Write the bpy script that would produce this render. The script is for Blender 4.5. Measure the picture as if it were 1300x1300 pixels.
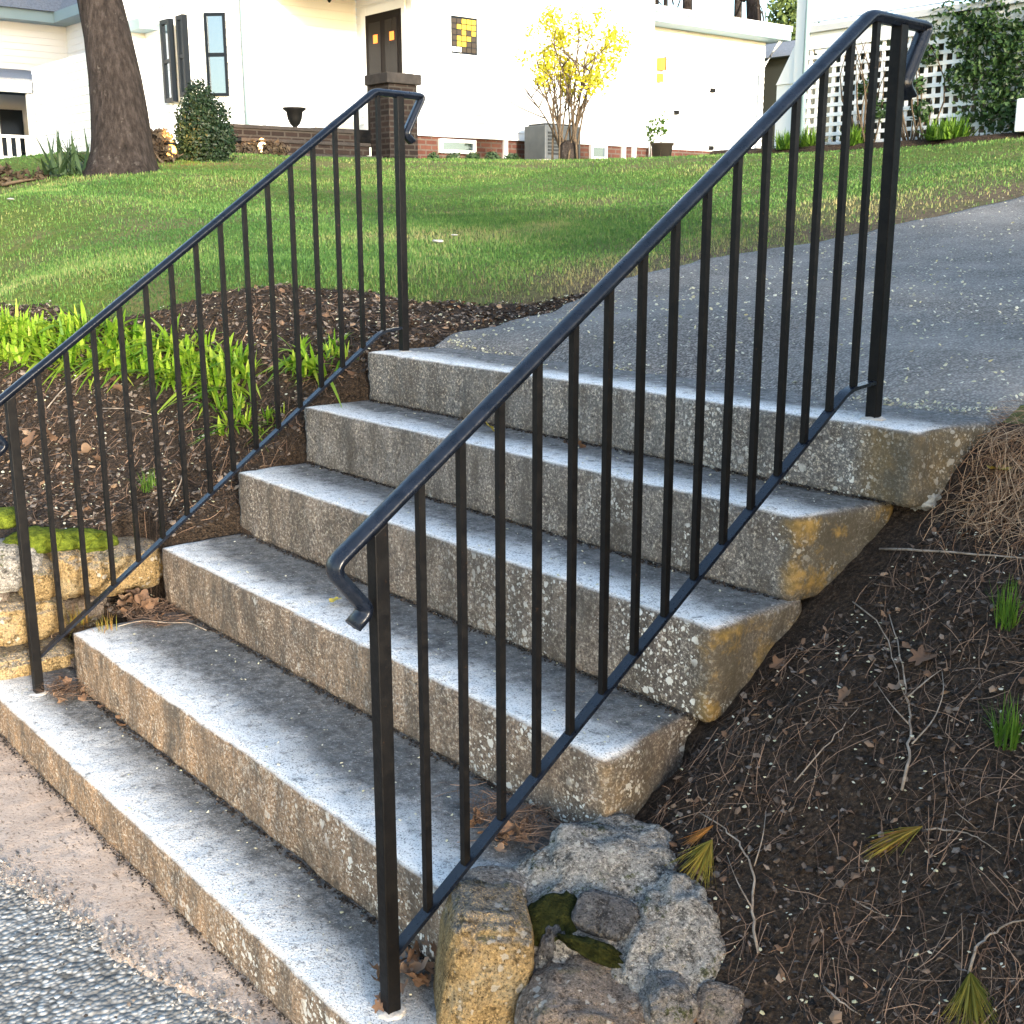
import bpy, bmesh, math, random
import numpy as np
from mathutils import Vector
R = math.radians
random.seed(7); rng = np.random.default_rng(7)
for o in list(bpy.data.objects): bpy.data.objects.remove(o)
S = bpy.context.scene; COL = S.collection

# ------------------------------------------------------------------ camera
FPX = 1529.05; YAW, PITCH, ROLL = -.8795, -.2358, -.0016
CAM = np.array([1.4429, -.9651, 1.3821])
fw = np.array([math.sin(YAW)*math.cos(PITCH), math.cos(YAW)*math.cos(PITCH), math.sin(PITCH)])
rt = np.array([math.cos(YAW), -math.sin(YAW), 0]); up = np.cross(rt, fw)
rt, up = rt*math.cos(ROLL)+up*math.sin(ROLL), -rt*math.sin(ROLL)+up*math.cos(ROLL)
cd = bpy.data.cameras.new('camera'); cam = bpy.data.objects.new('camera', cd); COL.objects.link(cam)
from mathutils import Matrix
cam.matrix_world = Matrix(((rt[0],up[0],-fw[0],CAM[0]),(rt[1],up[1],-fw[1],CAM[1]),(rt[2],up[2],-fw[2],CAM[2]),(0,0,0,1)))
cd.sensor_width = 36; cd.lens = 36*FPX/1300; cd.clip_start = .05; cd.clip_end = 800
S.camera = cam
# ------------------------------------------------------------------ light
SUN_EL, SUN_AZ = R(11), R(104)          # azimuth clockwise from +y: the sun stands off the right end of the steps, low
W = bpy.data.worlds.new('World'); S.world = W; W.use_nodes = True
wn = W.node_tree; bg = wn.nodes['Background']
sky = wn.nodes.new('ShaderNodeTexSky'); sky.sky_type = 'NISHITA'; sky.sun_disc = False
sky.sun_elevation = SUN_EL; sky.sun_rotation = SUN_AZ; sky.air_density = 1.0; sky.dust_density = 1.6; sky.ozone_density = 1.3
wn.links.new(sky.outputs[0], bg.inputs[0]); bg.inputs[1].default_value = .15
sd = bpy.data.lights.new('sun', 'SUN'); sun = bpy.data.objects.new('sun', sd); COL.objects.link(sun)
sd.energy = 2.0; sd.angle = R(6.0); sd.color = (1, .92, .80)
sdir = Vector((math.sin(SUN_AZ)*math.cos(SUN_EL), math.cos(SUN_AZ)*math.cos(SUN_EL), math.sin(SUN_EL)))
sun.rotation_euler = sdir.to_track_quat('Z', 'Y').to_euler()
S.view_settings.view_transform = 'Standard'; S.view_settings.look = 'None'
S.view_settings.exposure = 2.25; S.view_settings.gamma = 1
S.render.engine = 'CYCLES'; S.cycles.max_bounces = 6; S.cycles.diffuse_bounces = 3; S.cycles.glossy_bounces = 3; S.cycles.transmission_bounces = 4

# ------------------------------------------------------------------ pixel helpers (photo pixels, 1300 wide)
def ray(px, py): return fw+rt*(px-650)/FPX-up*(py-650)/FPX
def atz(px, py, z): d = ray(px, py); return CAM+d*(z-CAM[2])/d[2]
def aty(px, py, y): d = ray(px, py); return CAM+d*(y-CAM[1])/d[1]
def atx(px, py, x): d = ray(px, py); return CAM+d*(x-CAM[0])/d[0]
def atd(px, py, D): return CAM+ray(px, py)*D

# ------------------------------------------------------------------ noise
def _h(ix, iy, iz, s):
    n = (ix*374761393+iy*668265263+iz*2147483647+s*1274126177) & 0xffffffff
    n = ((n ^ (n >> 13))*1274126177) & 0xffffffff
    n = (n ^ (n >> 16))
    return (n & 0xffff)/65535.
def vn(P, s=0):
    P = np.asarray(P, float); i = np.floor(P).astype(np.int64); f = P-i; f = f*f*(3-2*f)
    r = 0
    for a in (0, 1):
        for b in (0, 1):
            for c in (0, 1):
                w = (f[..., 0] if a else 1-f[..., 0])*(f[..., 1] if b else 1-f[..., 1])*(f[..., 2] if c else 1-f[..., 2])
                r = r+w*_h(i[..., 0]+a, i[..., 1]+b, i[..., 2]+c, s)
    return r*2-1
def fbm(P, sc=1., o=4, s=0):
    P = np.asarray(P, float)*sc; r = 0; a = 1
    for k in range(o): r = r+a*vn(P, s+k*17); P = P*2.03+5.7; a *= .5
    return r/1.9

# ------------------------------------------------------------------ materials
MATS = {}
class NT:
    def __init__(s, name, rough=.8, spec=.3):
        m = bpy.data.materials.new(name); m.use_nodes = True; s.m = m; s.t = m.node_tree
        s.b = s.t.nodes['Principled BSDF']; s.b.inputs['Roughness'].default_value = rough
        s.b.inputs['Specular IOR Level'].default_value = spec; MATS[name] = m
        s.tc = s.t.nodes.new('ShaderNodeTexCoord'); s.pos = s.tc.outputs['Object']
    def n(s, ty, **kw):
        q = s.t.nodes.new('ShaderNode'+ty)
        for k, v in kw.items():
            if k.startswith('i_'):
                q.inputs[k[2:].replace('_', ' ')].default_value = v
            else: setattr(q, k, v)
        return q
    def l(s, a, b): s.t.links.new(a, b)
    def noise(s, sc, det=4, rough=.55, vec=None, dist=0):
        q = s.n('TexNoise', i_Scale=sc, i_Detail=det, i_Roughness=rough, i_Distortion=dist); s.l(vec or s.pos, q.inputs['Vector']); return q.outputs['Fac']
    def vor(s, sc, out='Distance', feat='F1', vec=None):
        q = s.n('TexVoronoi', feature=feat, i_Scale=sc); s.l(vec or s.pos, q.inputs['Vector']); return q.outputs[out]
    def ramp(s, fac, stops, interp='LINEAR'):
        q = s.n('ValToRGB'); e = q.color_ramp.elements; q.color_ramp.interpolation = interp
        while len(e) < len(stops): e.new(.5)
        for el, (p, c) in zip(e, stops):
            el.position = p; el.color = (c, c, c, 1) if isinstance(c, (int, float)) else (*c, 1)
        s.l(fac, q.inputs[0]); return q.outputs[0]
    def mix(s, fac, a, b, mode='MIX'):
        q = s.n('MixRGB', blend_type=mode)
        for i, v in zip((0, 1, 2), (fac, a, b)):
            if hasattr(v, 'is_linked') or hasattr(v, 'links'): s.l(v, q.inputs[i])
            elif i == 0: q.inputs[0].default_value = v
            else: q.inputs[i].default_value = (*v, 1) if len(v) == 3 else v
        return q.outputs[0]
    def math(s, op, a, b=0., clamp=False):
        q = s.n('Math', operation=op, use_clamp=clamp)
        for i, v in zip((0, 1), (a, b)):
            if hasattr(v, 'links'): s.l(v, q.inputs[i])
            else: q.inputs[i].default_value = v
        return q.outputs[0]
    def attr(s, name): return s.n('Attribute', attribute_name=name).outputs['Fac']
    def normal_z(s):
        g = s.n('NewGeometry'); x = s.n('SeparateXYZ'); s.l(g.outputs['Normal'], x.inputs[0]); return x.outputs[2]
    def xyz(s):
        x = s.n('SeparateXYZ'); s.l(s.pos, x.inputs[0]); return x.outputs
    def color(s, c):
        if hasattr(c, 'links'): s.l(c, s.b.inputs['Base Color'])
        else: s.b.inputs['Base Color'].default_value = (*c, 1)
    def bump(s, h, st=.5, d=.01):
        q = s.n('Bump', i_Strength=st, i_Distance=d); s.l(h, q.inputs['Height']); s.l(q.outputs[0], s.b.inputs['Normal'])
    def rough(s, v): s.l(v, s.b.inputs['Roughness'])

def m_granite():
    m = NT('granite', .85, .2); p = m.pos
    big = m.noise(2.2, 4, .6); mid = m.noise(16, 5, .7); fine = m.noise(120, 3, .85); pit = m.noise(230, 2, .7)
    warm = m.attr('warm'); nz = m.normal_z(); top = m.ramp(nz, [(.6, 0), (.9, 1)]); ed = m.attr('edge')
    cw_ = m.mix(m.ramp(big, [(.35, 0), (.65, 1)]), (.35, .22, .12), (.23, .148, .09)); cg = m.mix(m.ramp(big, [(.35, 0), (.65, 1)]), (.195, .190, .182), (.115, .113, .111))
    c = m.mix(warm, cg, cw_)  # low sunlight painted into the lower risers as a warm tint, plus some rust
    c = m.mix(m.ramp(mid, [(.34, .75), (.52, 0)]), c, (.10, .085, .07))
    c = m.mix(m.ramp(fine, [(.54, 0), (.62, .85)]), c, (.55, .50, .42))
    c = m.mix(m.ramp(fine, [(.36, .9), (.45, 0)]), c, (.045, .04, .036))
    st_ = m.n('Mapping'); st_.inputs['Scale'].default_value = (9, 9, 2.2); m.l(p, st_.inputs[0]); c = m.mix(m.ramp(m.noise(1, 5, .7, st_.outputs[0]), [(.44, 0), (.64, .75)]), c, (.075, .066, .056))
    # worn treads, sky glare painted into the pale fronts, shade and grime behind
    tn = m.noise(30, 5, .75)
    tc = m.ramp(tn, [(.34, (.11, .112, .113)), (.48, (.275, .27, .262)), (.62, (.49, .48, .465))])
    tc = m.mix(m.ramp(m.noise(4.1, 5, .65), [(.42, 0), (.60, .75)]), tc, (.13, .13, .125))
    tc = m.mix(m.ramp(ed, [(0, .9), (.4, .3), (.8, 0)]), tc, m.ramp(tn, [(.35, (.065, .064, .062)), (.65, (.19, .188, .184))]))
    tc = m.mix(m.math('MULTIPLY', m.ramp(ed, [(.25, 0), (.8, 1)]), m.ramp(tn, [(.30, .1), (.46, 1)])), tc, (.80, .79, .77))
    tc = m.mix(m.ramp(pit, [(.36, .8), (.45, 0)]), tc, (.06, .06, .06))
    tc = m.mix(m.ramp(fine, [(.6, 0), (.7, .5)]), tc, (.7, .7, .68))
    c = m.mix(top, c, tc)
    x, y, z = m.xyz()
    right = m.n('MapRange', i_From_Min=-1.2, i_From_Max=-.3); m.l(x, right.inputs[0])
    side = m.ramp(nz, [(.3, 1), (.75, 0)])
    nn = m.n('TexNoise', i_Scale=75, i_Detail=3); m.l(p, nn.inputs['Vector'])
    sc = m.n('VectorMath', operation='SCALE'); m.l(nn.outputs['Color'], sc.inputs[0]); sc.inputs['Scale'].default_value = .016
    wv = m.n('VectorMath', operation='ADD'); m.l(p, wv.inputs[0]); m.l(sc.outputs[0], wv.inputs[1])
    def lich(scale, off):
        q = m.n('TexVoronoi', i_Scale=scale, i_Randomness=1); m.l(wv.outputs[0], q.inputs['Vector'])
        sel = m.n('SeparateColor'); m.l(q.outputs['Color'], sel.inputs[0])
        d = m.math('SUBTRACT', m.math('MULTIPLY', sel.outputs[0], .62), m.math('ADD', q.outputs['Distance'], off)); return m.ramp(d, [(.0, 0), (.04, 1)])
    lm = m.math('MAXIMUM', lich(42, .16), lich(105, .10))
    zone = m.math('MULTIPLY', right.outputs[0], m.ramp(m.noise(4.2, 4, .6), [(.45, 0), (.55, 1)]))
    zone = m.math('MAXIMUM', zone, m.ramp(m.noise(4.7, 4, .6), [(.62, 0), (.70, .5)]))
    c = m.mix(m.math('MULTIPLY', m.math('MULTIPLY', lm, zone), side), c, (.68, .68, .64))
    # dark olive mix and ochre patches on the ends
    end = m.n('MapRange', i_From_Min=-.16, i_From_Max=-.10); m.l(x, end.inputs[0])
    c = m.mix(m.math('MULTIPLY', m.math('MULTIPLY', end.outputs[0], side), m.ramp(m.noise(14, 5, .7), [(.3, .85), (.7, .45)])), c, (.085, .072, .045))
    oc = m.math('MULTIPLY', m.math('MULTIPLY', end.outputs[0], side), m.math('MULTIPLY', m.ramp(m.noise(7, 5, .75), [(.46, 0), (.58, .9)]), m.attr('ochre')))
    c = m.mix(oc, c, m.mix(m.ramp(m.noise(60, 4), [(.4, 0), (.6, 1)]), (.22, .145, .04), (.38, .24, .07)))
    m.color(c)
    m.bump(m.math('ADD', m.math('MULTIPLY', fine, .6), mid), 1., .007)
def simple(name, col, rough=.6, spec=.3, var=.0, scale=8, col2=None, bump=0, bscale=60, metal=0):
    m = NT(name, rough, spec); m.b.inputs['Metallic'].default_value = metal
    if col2 is not None:
        m.color(m.mix(m.ramp(m.noise(scale, 5, .6), [(.35, 0), (.65, 1)]), col, col2))
    else: m.color(col)
    if bump: m.bump(m.noise(bscale, 4, .6), bump, .01)
    return m
def leafy(name, c1, c2, trans=.35, rough=.55, attr='tint', c3=None):
    m = NT(name, rough, .3); t = m.attr(attr)
    st = [(0, c1), (1, c2)] if c3 is None else [(0, c1), (.5, c2), (1, c3)]
    c = m.ramp(t, st); m.color(c)
    if trans:
        tr = m.n('BsdfTranslucent'); m.l(c, tr.inputs[0]); mx = m.n('MixShader'); mx.inputs[0].default_value = trans
        m.l(m.b.outputs[0], mx.inputs[1]); m.l(tr.outputs[0], mx.inputs[2])
        m.l(mx.outputs[0], m.t.nodes['Material Output'].inputs['Surface'])
    return m
def emis(name, col, st):
    m = NT(name, .5); m.color(col); m.b.inputs['Emission Color'].default_value = (*col, 1); m.b.inputs['Emission Strength'].default_value = st
def m_paint_black():
    m = NT('black_paint', .5, .12)
    n = m.noise(35, 5, .6)
    m.color(m.ramp(n, [(.35, (.003, .0032, .004)), (.65, (.007, .0066, .0066))]))
    m.color(m.mix(m.ramp(m.noise(90, 4, .7), [(.66, 0), (.72, .7)]), m.ramp(n, [(.35, (.003, .0032, .004)), (.65, (.007, .0066, .0066))]), (.045, .026, .016)))
    m.rough(m.ramp(m.noise(60, 4), [(.3, .38), (.7, .58)])); m.bump(m.noise(140, 3), .25, .002)
def m_hand():
    m = NT('black_paint_sky_tint', .3, .4); m.color(m.ramp(m.noise(35, 5, .6), [(.35, (.003, .005, .010)), (.65, (.007, .010, .018))]))  # railing black with the blue sky reflection painted into its base colour
    m.rough(m.ramp(m.noise(60, 4), [(.3, .22), (.7, .42)])); m.bump(m.noise(140, 3), .25, .002)
def m_soil():
    m = NT('soil', .95, .1)
    a = m.noise(9, 6, .7); b = m.noise(70, 5, .75); v = m.vor(120)
    c = m.ramp(b, [(.3, (.012, .010, .008)), (.5, (.045, .033, .025)), (.7, (.12, .085, .06))])
    c = m.mix(m.ramp(a, [(.4, 0), (.65, .5)]), c, (.060, .046, .037))
    c = m.mix(m.ramp(m.noise(210, 3, .8), [(.62, 0), (.7, .8)]), c, (.26, .22, .18))
    m.color(c); m.bump(m.math('ADD', b, m.math('MULTIPLY', v, .6)), 1., .02)
def m_lawn():
    m = NT('lawn_ground', .95, .1)
    a = m.noise(1.3, 5, .65); b = m.noise(25, 5, .7)
    c = m.ramp(b, [(.3, (.05, .075, .016)), (.7, (.13, .18, .04))])
    c = m.mix(m.ramp(a, [(.46, 0), (.62, .75)]), c, (.15, .125, .065))
    c = m.mix(m.attr('dry'), c, m.ramp(b, [(.3, (.06, .045, .03)), (.7, (.19, .145, .09))]))
    m.color(c); m.bump(b, 1, .03)
def m_asphalt(name, sc, dark, light, bumpd):
    m = NT(name, .9, .25)
    v = m.n('TexVoronoi', i_Scale=sc); m.l(m.pos, v.inputs['Vector'])
    bw = m.n('RGBToBW'); m.l(v.outputs['Color'], bw.inputs[0])
    c = m.ramp(bw.outputs[0], [(.2, dark), (.55, tuple((d+l)/2 for d, l in zip(dark, light))), (.85, light)])
    c = m.mix(m.ramp(v.outputs['Distance'], [(.35, 0), (.75, .8)]), c, tuple(.45*d for d in dark))
    c = m.mix(m.ramp(m.noise(1.6, 6, .65), [(.4, 0), (.7, .5)]), c, tuple(1.0*l for l in light))
    c = m.mix(m.ramp(m.noise(5, 6, .7), [(.5, 0), (.7, .45)]), c, dark)
    m.color(c); m.bump(m.math('SUBTRACT', 1., v.outputs['Distance']), .8, bumpd)
def m_concrete():
    m = NT('concrete_apron', .9, .2)
    b = m.noise(7, 6, .7); f = m.noise(120, 4, .75)
    c = m.ramp(b, [(.3, (.42, .32, .25)), (.7, (.60, .49, .41))])
    c = m.mix(m.ramp(f, [(.34, .8), (.45, 0)]), c, (.12, .08, .055))
    st = m.n('Mapping'); st.inputs['Scale'].default_value = (26, 75, 10); st.inputs['Rotation'].default_value = (0, 0, .35); m.l(m.pos, st.inputs[0])
    c = m.mix(m.ramp(m.noise(1, 3, .6, st.outputs[0]), [(.60, 0), (.68, .75)]), c, (.10, .07, .05))
    m.color(c); m.bump(f, .8, .006)
def m_rock(name, c1, c2, c3, moss=0, lich=.5, grey=0):
    m = NT(name, .9, .15)
    a = m.noise(7, 6, .7); b = m.noise(32, 6, .75); f = m.noise(150, 3, .85)
    c = m.ramp(a, [(.32, c1), (.52, c2), (.68, c3)])
    if grey: c = m.mix(m.ramp(m.math('ADD', m.normal_z(), m.math('MULTIPLY', m.math('SUBTRACT', b, .5), 1.2)), [(.35, 0), (.7, grey)]), c, (.19, .18, .165))
    c = m.mix(m.ramp(b, [(.36, .85), (.50, 0)]), c, tuple(.28*q for q in c1))
    c = m.mix(m.ramp(f, [(.54, 0), (.63, .8)]), c, tuple(min(.75, 1.8*q) for q in c2))
    c = m.mix(m.ramp(f, [(.37, .85), (.45, 0)]), c, tuple(.2*q for q in c1))
    q = m.n('TexVoronoi', i_Scale=55); nn = m.n('TexNoise', i_Scale=60, i_Detail=3); m.l(m.pos, nn.inputs['Vector']); sc = m.n('VectorMath', operation='SCALE'); m.l(nn.outputs['Color'], sc.inputs[0]); sc.inputs['Scale'].default_value = .02
    wv = m.n('VectorMath', operation='ADD'); m.l(m.pos, wv.inputs[0]); m.l(sc.outputs[0], wv.inputs[1]); m.l(wv.outputs[0], q.inputs['Vector']); sel = m.n('SeparateColor'); m.l(q.outputs['Color'], sel.inputs[0])
    d = m.ramp(m.math('SUBTRACT', m.math('MULTIPLY', sel.outputs[0], .6), m.math('ADD', q.outputs['Distance'], .16)), [(0, 0), (.05, 1)])
    c = m.mix(m.math('MULTIPLY', d, m.ramp(m.noise(6, 4), [(.48, 0), (.58, lich)])), c, (.50, .49, .45))
    if moss:
        nz = m.normal_z()
        k = m.math('MULTIPLY', m.ramp(nz, [(.1, 0), (.5, 1)]), m.ramp(m.noise(16, 6, .8), [(.56, 0), (.60, moss)]))
        c = m.mix(k, c, m.mix(m.ramp(f, [(.4, 0), (.6, 1)]), (.025, .03, .008), (.07, .08, .02)))
    m.color(c); m.bump(m.math('ADD', b, m.math('MULTIPLY', f, .5)), 1, .016)
def m_brick(name, c1, c2, mortar, sc=1.):
    m = NT(name, .9, .15)
    mp = m.n('Mapping'); m.l(m.pos, mp.inputs[0])
    # brick runs along (x+y), up z
    x, y, z = m.xyz(); cb = m.n('CombineXYZ'); m.l(m.math('ADD', x, y), cb.inputs[0]); m.l(z, cb.inputs[1])
    q = m.n('TexBrick', i_Scale=sc, i_Mortar_Size=.012, i_Brick_Width=.21, i_Row_Height=.075)
    q.inputs['Color1'].default_value = (*c1, 1); q.inputs['Color2'].default_value = (*c2, 1); q.inputs['Mortar'].default_value = (*mortar, 1)
    m.l(cb.outputs[0], q.inputs['Vector'])
    m.color(m.mix(m.ramp(m.noise(5, 5, .7), [(.4, 0), (.7, .5)]), q.outputs['Color'], tuple(.6*v for v in c1)))
    m.bump(m.math('SUBTRACT', 1., q.outputs['Fac']), .6, .01)
def m_bark():
    m = NT('bark', .95, .1)
    mp = m.n('Mapping'); mp.inputs['Scale'].default_value = (1, 1, .22); m.l(m.pos, mp.inputs[0])
    a = m.noise(22, 6, .7, mp.outputs[0]); b = m.noise(60, 4, .7)
    c = m.ramp(a, [(.3, (.012, .010, .009)), (.5, (.034, .028, .026)), (.7, (.066, .056, .052))])
    c = m.mix(m.math('MULTIPLY', m.ramp(m.noise(7, 5, .75), [(.58, 0), (.66, 1)]), m.ramp(m.noise(2.4, 2), [(.48, 0), (.56, .6)])), c, (.17, .155, .14))
    m.color(c); m.bump(m.math('ADD', a, m.math('MULTIPLY', b, .3)), 1, .05)
m_granite(); m_paint_black(); m_hand(); m_soil(); m_lawn(); m_concrete(); m_bark()
m_asphalt('coarse_asphalt', 80, (.125, .12, .11), (.60, .58, .54), .006)
m_asphalt('drive_asphalt', 150, (.105, .10, .094), (.34, .325, .305), .005)
m_rock('ochre_rock', (.20, .135, .06), (.33, .235, .115), (.33, .29, .20), moss=.6, lich=.6, grey=.9)
m_rock('grey_rock', (.15, .14, .13), (.23, .215, .20), (.19, .18, .165), moss=.9, lich=.7)
m_rock('slate_rock', (.055, .056, .06), (.10, .10, .105), (.08, .08, .084), moss=.0, lich=.3)
m_rock('brown_rock', (.15, .115, .09), (.23, .185, .15), (.20, .18, .165), moss=.4, lich=.7)
m_rock('mortar', (.15, .14, .13), (.32, .305, .28), (.21, .20, .18), moss=.8, lich=.9)
simple('moss', (.05, .07, .008), .95, .1, col2=(.15, .19, .022), scale=60, bump=1, bscale=150)
simple('moss_dark', (.012, .015, .004), .95, .1, col2=(.034, .038, .010), scale=70, bump=1, bscale=150)
simple('white_paint', (.76, .80, .84), .55, .3)
simple('white_trim', (.78, .81, .83), .5, .35)
simple('eave_trim', (.24, .34, .38), .5, .35)
simple('shingle', (.17, .19, .22), .9, .2, col2=(.25, .27, .30), scale=25, bump=.6, bscale=60)
simple('dark_frame', (.006, .010, .016), .45, .15)
simple('dark_wood', (.006, .004, .004), .5, .08)
simple('porch_wall', (.45, .47, .49), .6, .3)
simple('iron', (.006, .0065, .007), .55, .15)
simple('grey_metal', (.065, .075, .085), .5, .4, col2=(.085, .095, .105), scale=6)
simple('dark_grille', (.02, .023, .026), .5, .4)
simple('bluestone', (.026, .025, .026), .9, .1, col2=(.042, .039, .039), scale=10, bump=.5)
simple('terracotta_dark', (.10, .085, .075), .8, .2)
simple('shed_dark', (.05, .055, .05), .9, .1)
simple('cement_white', (.34, .33, .31), .9, .2, col2=(.52, .50, .47), scale=60, bump=.5)
simple('twig_wood', (.20, .16, .125), .9, .1, col2=(.36, .31, .26), scale=40, bump=.5, bscale=200)
simple('stem_bark', (.06, .045, .032), .9, .1, col2=(.11, .085, .06), scale=30)
simple('lichen_crust', (.46, .47, .44), .95, .1, col2=(.26, .25, .23), scale=70, bump=1, bscale=160)
m_brick('red_brick', (.085, .035, .028), (.12, .055, .042), (.11, .09, .08))
m_brick('dark_brick', (.013, .010, .010), (.024, .017, .016), (.038, .035, .033))
g = NT('glass', .04, .6); g.color((.20, .25, .30)); g.b.inputs['Metallic'].default_value = .85
simple('glass_dark', (.010, .009, .010), .2, .12); simple('glass_yellow', (.42, .30, .03), .2, .5); simple('glass_brown', (.035, .022, .012), .2, .5)
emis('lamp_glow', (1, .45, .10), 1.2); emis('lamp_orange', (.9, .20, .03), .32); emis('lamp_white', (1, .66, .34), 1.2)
leafy('grass_blade', (.05, .13, .028), (.13, .25, .055), .35, c3=(.33, .29, .13))
leafy('daylily', (.08, .20, .010), (.25, .42, .03), .45, .5, c3=(.42, .52, .07))
leafy('green_tuft', (.05, .12, .012), (.14, .26, .03), .4, .5)
leafy('needles', (.036, .027, .022), (.115, .070, .047), .0, .8, c3=(.30, .195, .13))
leafy('straw', (.12, .06, .03), (.30, .17, .09), .0, .8, c3=(.48, .34, .21))
leafy('pine_green', (.10, .11, .015), (.26, .22, .035), .2, .6, c3=(.34, .14, .04))
leafy('petals', (.50, .48, .30), (.66, .65, .55), .3, .7)
leafy('dead_leaf', (.085, .05, .033), (.20, .12, .075), .2, .75, c3=(.36, .26, .18))
leafy('crumbs', (.012, .010, .009), (.048, .038, .032), 0, .95, c3=(.20, .165, .14))
leafy('grit', (.08, .08, .08), (.22, .21, .20), 0, .9, c3=(.42, .40, .37))
leafy('evergreen', (.005, .014, .007), (.02, .042, .017), .15, .5)
leafy('ivy_leaf', (.015, .04, .012), (.05, .10, .03), .2, .5)
leafy('forsythia', (.42, .40, .02), (.70, .62, .05), .45, .6)
leafy('purple_shrub', (.03, .02, .016), (.09, .07, .045), .2, .7)
leafy('strap_leaf', (.02, .045, .02), (.06, .10, .045), .2, .5)
leafy('wood_foliage', (.05, .09, .025), (.16, .22, .07), .3, .7)

# ------------------------------------------------------------------ mesh builders
def link(o, parent=None):
    COL.objects.link(o)
    if parent is not None: o.parent = parent
    return o
def tag(o, label=None, cat=None, group=None, kind=None):
    if label: o['label'] = label
    if cat: o['category'] = cat
    if group: o['group'] = group
    if kind: o['kind'] = kind
    return o
def empty(name, loc, label, cat, group=None):
    o = bpy.data.objects.new(name, None); o.location = loc; o.empty_display_size = .1
    link(o); bpy.context.view_layer.update(); return tag(o, label, cat, group)
def npmesh(name, V, F, mat, parent=None, smooth=True, attrs=None):
    """V (n,3); F list of (m,k) int arrays"""
    me = bpy.data.meshes.new(name); V = np.ascontiguousarray(V, np.float32)
    if parent is not None: V = V-np.array(parent.matrix_world.translation if parent.parent is None else parent.matrix_world.translation, np.float32)
    me.vertices.add(len(V)); me.vertices.foreach_set('co', V.ravel())
    li = np.concatenate([np.asarray(f).ravel() for f in F]).astype(np.int32)
    tot = np.concatenate([np.full(len(f), np.asarray(f).shape[1]) for f in F]).astype(np.int32)
    st = np.concatenate([[0], np.cumsum(tot)[:-1]]).astype(np.int32)
    me.loops.add(len(li)); me.loops.foreach_set('vertex_index', li)
    me.polygons.add(len(tot)); me.polygons.foreach_set('loop_start', st); me.polygons.foreach_set('loop_total', tot)
    me.polygons.foreach_set('use_smooth', np.full(len(tot), smooth))
    for k, a in (attrs or {}).items():
        at = me.attributes.new(k, 'FLOAT', 'POINT'); at.data.foreach_set('value', np.ascontiguousarray(a, np.float32))
    me.update(calc_edges=True); me.validate()
    me.materials.append(MATS[mat])
    o = bpy.data.objects.new(name, me); link(o, parent)
    return o
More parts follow.
